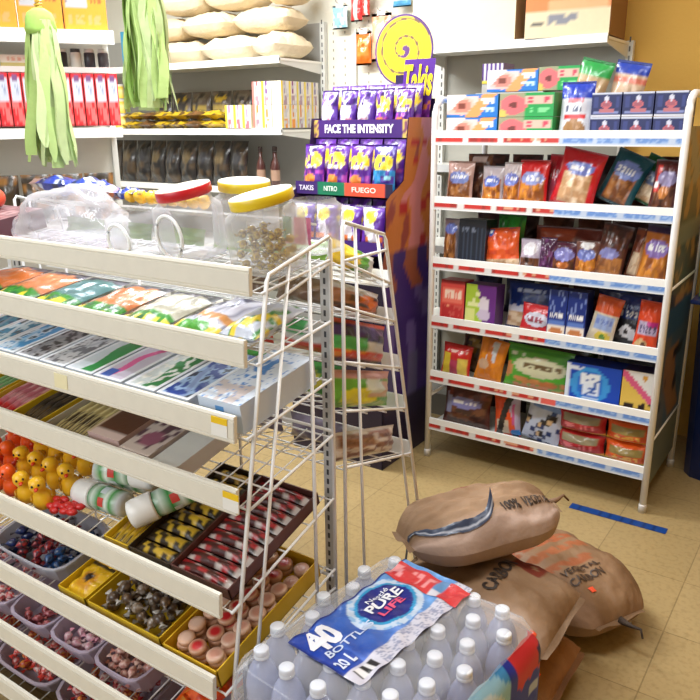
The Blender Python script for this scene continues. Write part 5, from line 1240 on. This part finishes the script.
for k in range(7):
    big = k == 2
    c1 = [(206, 120, 110), (226, 196, 60), (226, 196, 60), (220, 196, 70), (210, 190, 80), (226, 200, 70), (206, 180, 80)][k]; c2 = [(206, 60, 60), (110, 60, 130), (100, 40, 90), (130, 60, 110), (90, 100, 140), (120, 110, 150), (110, 100, 140)][k]
    for j in range(2):
        m = carton(.066, .13 if k < 2 else .066, .122, stripe(c1, c2 if j else (206, 130, 60), (226, 140, 50) if k in (1, 2, 3) and j == 0 else (160, 130, 140), k * 3 + j), (220, 212, 190), n=14); o = make('small_carton', m, CARD, smooth=False)
        at(o, *((-2.872 + k * .069, 3.37) if k < 2 else (-2.734, 3.342 + (k - 2) * .068)), 1.479 + j * .123, (0, 0, 0 if k < 2 else 90)); tag(o, f"{['lower', 'upper'][j]} striped carton, {['next to the short cartons', 'second column of the tall stack', 'third column, orange below', 'middle column of the tall stack', 'fifth column of the tall stack', 'sixth column of the tall stack', 'last column at the shelf end'][k]}", 'box')
# dark goods under it
dk = None
for k in range(9):
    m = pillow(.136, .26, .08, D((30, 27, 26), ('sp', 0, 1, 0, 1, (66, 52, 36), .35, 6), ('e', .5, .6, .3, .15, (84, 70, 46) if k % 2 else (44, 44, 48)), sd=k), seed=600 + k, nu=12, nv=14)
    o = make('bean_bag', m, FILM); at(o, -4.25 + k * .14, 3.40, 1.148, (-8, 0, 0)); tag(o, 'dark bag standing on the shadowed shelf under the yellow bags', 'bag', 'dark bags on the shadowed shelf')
for k in range(3):
    o = empty('sauce_bottle', (-2.945 + k * .055, 3.40 + .06 * (k == 1), 1.147)); tag(o, ['dark sauce bottle standing alone under the striped cartons, farthest', 'dark sauce bottle standing behind the other two', 'dark sauce bottle under the striped cartons, nearest the purple bags'][k], 'bottle')
    m = M(); m.lathe([(.02, 0), (.026, .004), (.026, .12), (.022, .14), (.011, .165), (.0105, .205)], 16, (70, 34, 28)); make('body', m, PLAS, o)
    m = M(); m.lathe([(.0125, .20), (.0125, .228), (.004, .23)], 12, (50, 30, 28)); make('cap', m, PLAS, o)
    m = M(); m.lathe([(.0266, .04), (.0266, .10)], 16, (150, 120, 100), cap=False); make('paper_label', m, CARD, o)
for k in range(6):
    m = M(); m.lathe([(.034, 0, (190, 190, 186)), (.036, .003, (190, 190, 186)), (.036, .008, (232, 200, 70)), (.036, .05, (236, 226, 160)), (.036, .07, (232, 196, 50)), (.036, .086, (190, 190, 186)), (.034, .09, (200, 200, 196)), (.002, .088, (190, 190, 190))], 18)
    o = make('food_tin', m, PLAS); at(o, -4.16 + (k % 2) * .09, 3.34, 1.479 + (k // 2) * .091); tag(o, f"yellow tin, {['bottom', 'middle', 'top'][k // 2]} of the {['farther', 'nearer'][k % 2]} stack beside the red cartons", 'tin')
# big cartons on the right-hand shelf
m = carton(.52, .30, .26, D((236, 222, 186), ('r', 0, 1, .46, .49, (226, 208, 168))), (206, 176, 130)); o = make('storage_carton', m, CARD, smooth=False, bevel=.003); at(o, -1.665, 3.52, 1.846); tag(o, 'big blank cream carton on top of the shelving behind the rack', 'box')
m = carton(.36, .30, .28, D((222, 206, 170), ('r', 0, 1, .36, 1, (226, 130, 70)), ('w', .3, .65, .2, .3, (130, 130, 140), 7), ('r', .1, .22, .2, .24, (80, 76, 76)), ('r', .3, .95, .38, .5, (236, 170, 120))), (130, 84, 48)); o = make('storage_carton', m, CARD, smooth=False, bevel=.003); at(o, -1.175, 3.50, 1.846, (0, 0, 3)); tag(o, 'orange and cream carton at the end of the shelving top', 'box')
# corner by the right wall
o = empty('storage_bin', (-.20, 3.46, 0)); tag(o, 'blue plastic storage bin beyond the snack rack', 'bin')
m = tub(.62, .42, .78, (24, 52, 130), flare=.93, th=.006); make('body', m, PLAS, o)
m = M(); m.patch(lambda u, v: (-.22 + .44 * u, -.2045 - .006 * v, .27 + .07 * v), 20, 4, lambda u, v: (206, 214, 230) if hsh(math.floor(u * 14), math.floor(v * 3)) < .6 else (40, 66, 140)); make('printed_band', m, INK, o, smooth=False)
m = M(); m.box((0, 0, .789), (.655, .455, .018), (20, 44, 116)); make('lid', m, PLAS, o, smooth=False, bevel=.006)
m = carton(.40, .30, .30, D((120, 160, 120), ('r', .1, .9, .3, .6, (150, 180, 150))), (110, 150, 112)); o = make('storage_carton', m, CARD, smooth=False); at(o, -.31, 3.46, .80); tag(o, 'pale green carton on the lid of the blue bin', 'box')

# ------------------------------------------------------------------ corner unit with the red cartons
A_ = rad(55.7); CP = Vector((-sin(A_), cos(A_), 0)) * 3.4; CD = Vector((cos(A_), sin(A_), 0)); CN = Vector((-sin(A_), cos(A_), 0))
cu = empty('corner_shelving', tuple(CP + CN * .35), (0, 0, A_)); tag(cu, 'white corner shelving with red cartons and orange cartons', 'shelving')
S0, S1_ = -.75, .305
m = M(); m.box(((S0 + S1_) / 2, .01, 1.05), (S1_ - S0, .012, 2.1), (216, 214, 206)); make('back_panel', m, PAINT, cu, smooth=False)
for xx in (S0, S1_ - .012):
    m = M(); m.box((xx, -.005, 1.05), (.024, .024, 2.1), GRY); make('upright', m, PAINT, cu, smooth=False)
for z, d_, fh in ((1.868, .35, .052), (1.733, .26, .022), (1.492, .35, .04), (1.1, .35, .04), (.7, .35, .04), (.3, .35, .04)):
    m = M(); m.box(((S0 + S1_) / 2, -d_ / 2, -.008), (S1_ - S0, d_, .012), (240, 238, 230))
    kk = .05 if fh > .03 else 0
    def low_edge(u): return -fh - (kk * max(0, .62 - u) ** 1.3 if z < 1.6 else 0)
    m.patch(lambda u, v: (S0 + (S1_ - S0) * u, -d_ - .008, low_edge(u) * (1 - v)), 24, 2, (240, 240, 238)); m.patch(lambda u, v: (S0 + (S1_ - S0) * u, -d_ + .004, low_edge(u) * v), 24, 2, (220, 220, 216))
    m.patch(lambda u, v: (S0 + (S1_ - S0) * u, -d_ - .008 + .012 * v, low_edge(u)), 24, 1, (220, 220, 216))
    s = make('shelf', m, PAINT, cu, loc=(0, 0, z), smooth=False)
def cpos(s, dep, z): return CP + CD * s + CN * dep + Vector((0, 0, z))
redd = D((206, 40, 48), ('r', .08, .92, .48, .92, (200, 206, 222)), ('r', .3, .7, .82, .98, (120, 80, 130)), ('w', .2, .8, .6, .75, (150, 160, 190), 4), ('sp', .05, .95, .06, .46, (226, 110, 110), .4, 8), ('r', 0, 1, 0, .06, (150, 24, 34)), sd=1)
b0 = None
for k in range(19):
    if b0 is None: b0 = o = make('juice_carton', carton(.0425, .11, .205, redd, (196, 36, 44), (206, 60, 60), n=16), CARD, smooth=False)
    else: o = dup(b0)
    o.location = cpos(.283 - k * .0465, .072, 1.4995); o.rotation_euler = (0, 0, A_)
    tag(o, 'red carton with white front in the row on the corner shelf', 'box', 'red cartons on the corner shelf')
b0 = None
for k in range(4):
    o = empty('spice_jar'); o.location = cpos(.10 + k * .055, .125, 1.733); o.rotation_euler = (0, 0, A_); tag(o, ['black-banded jar', 'white jar', 'dark jar', 'last black-banded jar'][k] + ' in the short row above the red cartons', 'jar')
    m = M(); m.lathe([(.018, 0), (.022, .003), (.022, .056), (.018, .062)], 16, [(40, 38, 42), (214, 210, 200), (50, 48, 56), (60, 56, 60)][k]); make('body', m, PLAS, o)
    m = M(); m.lathe([(.0195, .06), (.0195, .074), (.004, .075)], 16, (206, 204, 200) if k != 1 else (60, 58, 60)); make('lid', m, PLAS, o)
for k in range(3):
    m = carton(.15, .12, .045, D((236, 224, 210), ('r', 0, 1, .0, .3, (206, 190, 120)), ('w', .2, .8, .5, .8, (226, 170, 150))), (226, 214, 200)); o = make('flat_carton', m, CARD, smooth=False); o.location = cpos(-.06 - k * .16, .17, 1.7335); o.rotation_euler = (0, 0, A_); tag(o, 'flat white carton above the red cartons, ' + ['behind the longer tassel', 'left of the tassel', 'at the far left'][k], 'box')
org = D((222, 144, 40), ('r', .08, .55, .4, .85, (170, 170, 176)), ('sp', .08, .55, .4, .85, (110, 110, 120), .3, 8), ('w', .6, .95, .5, .7, (150, 90, 40), 5), ('w', .1, .9, .1, .25, (190, 150, 90), 8), ('r', 0, .03, 0, 1, (190, 110, 30)), sd=3)
for k in range(4):
    m = carton(.165, .2, .21, org, (200, 124, 36), n=24); o = make('snack_carton', m, CARD, smooth=False); o.location = cpos(.205 - k * .17, .125, 1.8695); o.rotation_euler = (0, 0, A_)
    tag(o, 'orange carton with a grey picture on the corner shelving, ' + ['nearest the shorter tassel', 'second from the shorter tassel', 'behind the gold string', 'farthest from the shorter tassel'][k], 'box')
for k in range(7):
    m = pillow(.122, .20, .07, D((60, 50, 40), ('sp', 0, 1, 0, 1, (150, 104, 50), .35, 6), sd=k), seed=700 + k, nu=10, nv=12); o = make('bean_bag', m, FILM); o.location = cpos(.20 - k * .13, .14, 1.101); o.rotation_euler = (rad(-6), 0, A_); tag(o, 'brown bag on the shelf below the red cartons', 'bag', 'brown bags below the red cartons')

# ------------------------------------------------------------------ paper tassels
def tassel(label, x, y, z1, z0, wtop, wbot, lean, seed, gold):
    o = empty('paper_tassel', (x, y, z1)); tag(o, label, 'tassel'); r = random.Random(seed); h = z1 - z0
    m = M()
    for k in range(46):
        a = r.uniform(0, 2 * pi); q = r.uniform(.25, 1); t_ = r.random() < .6; w_ = r.uniform(.024, .04); ln = h * r.uniform(.86, 1.0); cx0, cy0 = cos(a) * wtop * .5, sin(a) * wtop * .35; cx1, cy1 = cos(a) * q * wbot / 2 + lean, sin(a) * q * wbot * .32
        tw = r.uniform(-.9, .9); c = jit((196, 214, 158), 12) if t_ else jit((180, 206, 130), 14); ph = r.uniform(0, 6)
        def fn(u, v):
            t = v; bx = cx0 + (cx1 - cx0) * t ** .8 + .006 * sin(t * 9 + ph); by = cy0 + (cy1 - cy0) * t ** .8 + .004 * cos(t * 8 + ph)
            an = a + pi / 2 + tw * t; s = (u - .5) * w_ * (.5 + .7 * min(1, t * 3)) * (1 - .75 * max(0, (t - .9) / .1) * (ph > 3))
            return (bx + cos(an) * s, by + sin(an) * s * .8, -.035 - (ln - .035) * t)
        m.patch(fn, 2, 14, c)
    make('fringe', m, TISSUE, o)
    m = M(); m.lathe([(wtop * .2, -.0), (wtop * .42, -.012), (wtop * .5, -.03), (wtop * .56, -.06), (wtop * .5, -.075)], 14, (166, 206, 108)); make('knot', m, TISSUE, o)
    m = M()
    if gold: 
        m.tube([(.012 * cos(t * 2.2), .012 * sin(t * 2.2), -.006 + .003 * t) for t in range(16)], .004, (206, 160, 60), 6)
    m.tube([(0, 0, -.01), (.002, .002, .2), (.0, .0, 2.749 - z1)], .0018, (206, 176, 90), 5); make('cord', m, TISSUE if False else PLAS, o)
tassel('longer green paper tassel hanging in front of the red cartons', -2.185, 1.52, 1.845, 1.372, .085, .215, -.012, 3, True)
tassel('shorter green paper tassel hanging in front of the wall shelving', -1.715, 1.52, 1.93, 1.535, .10, .165, .005, 8, False)
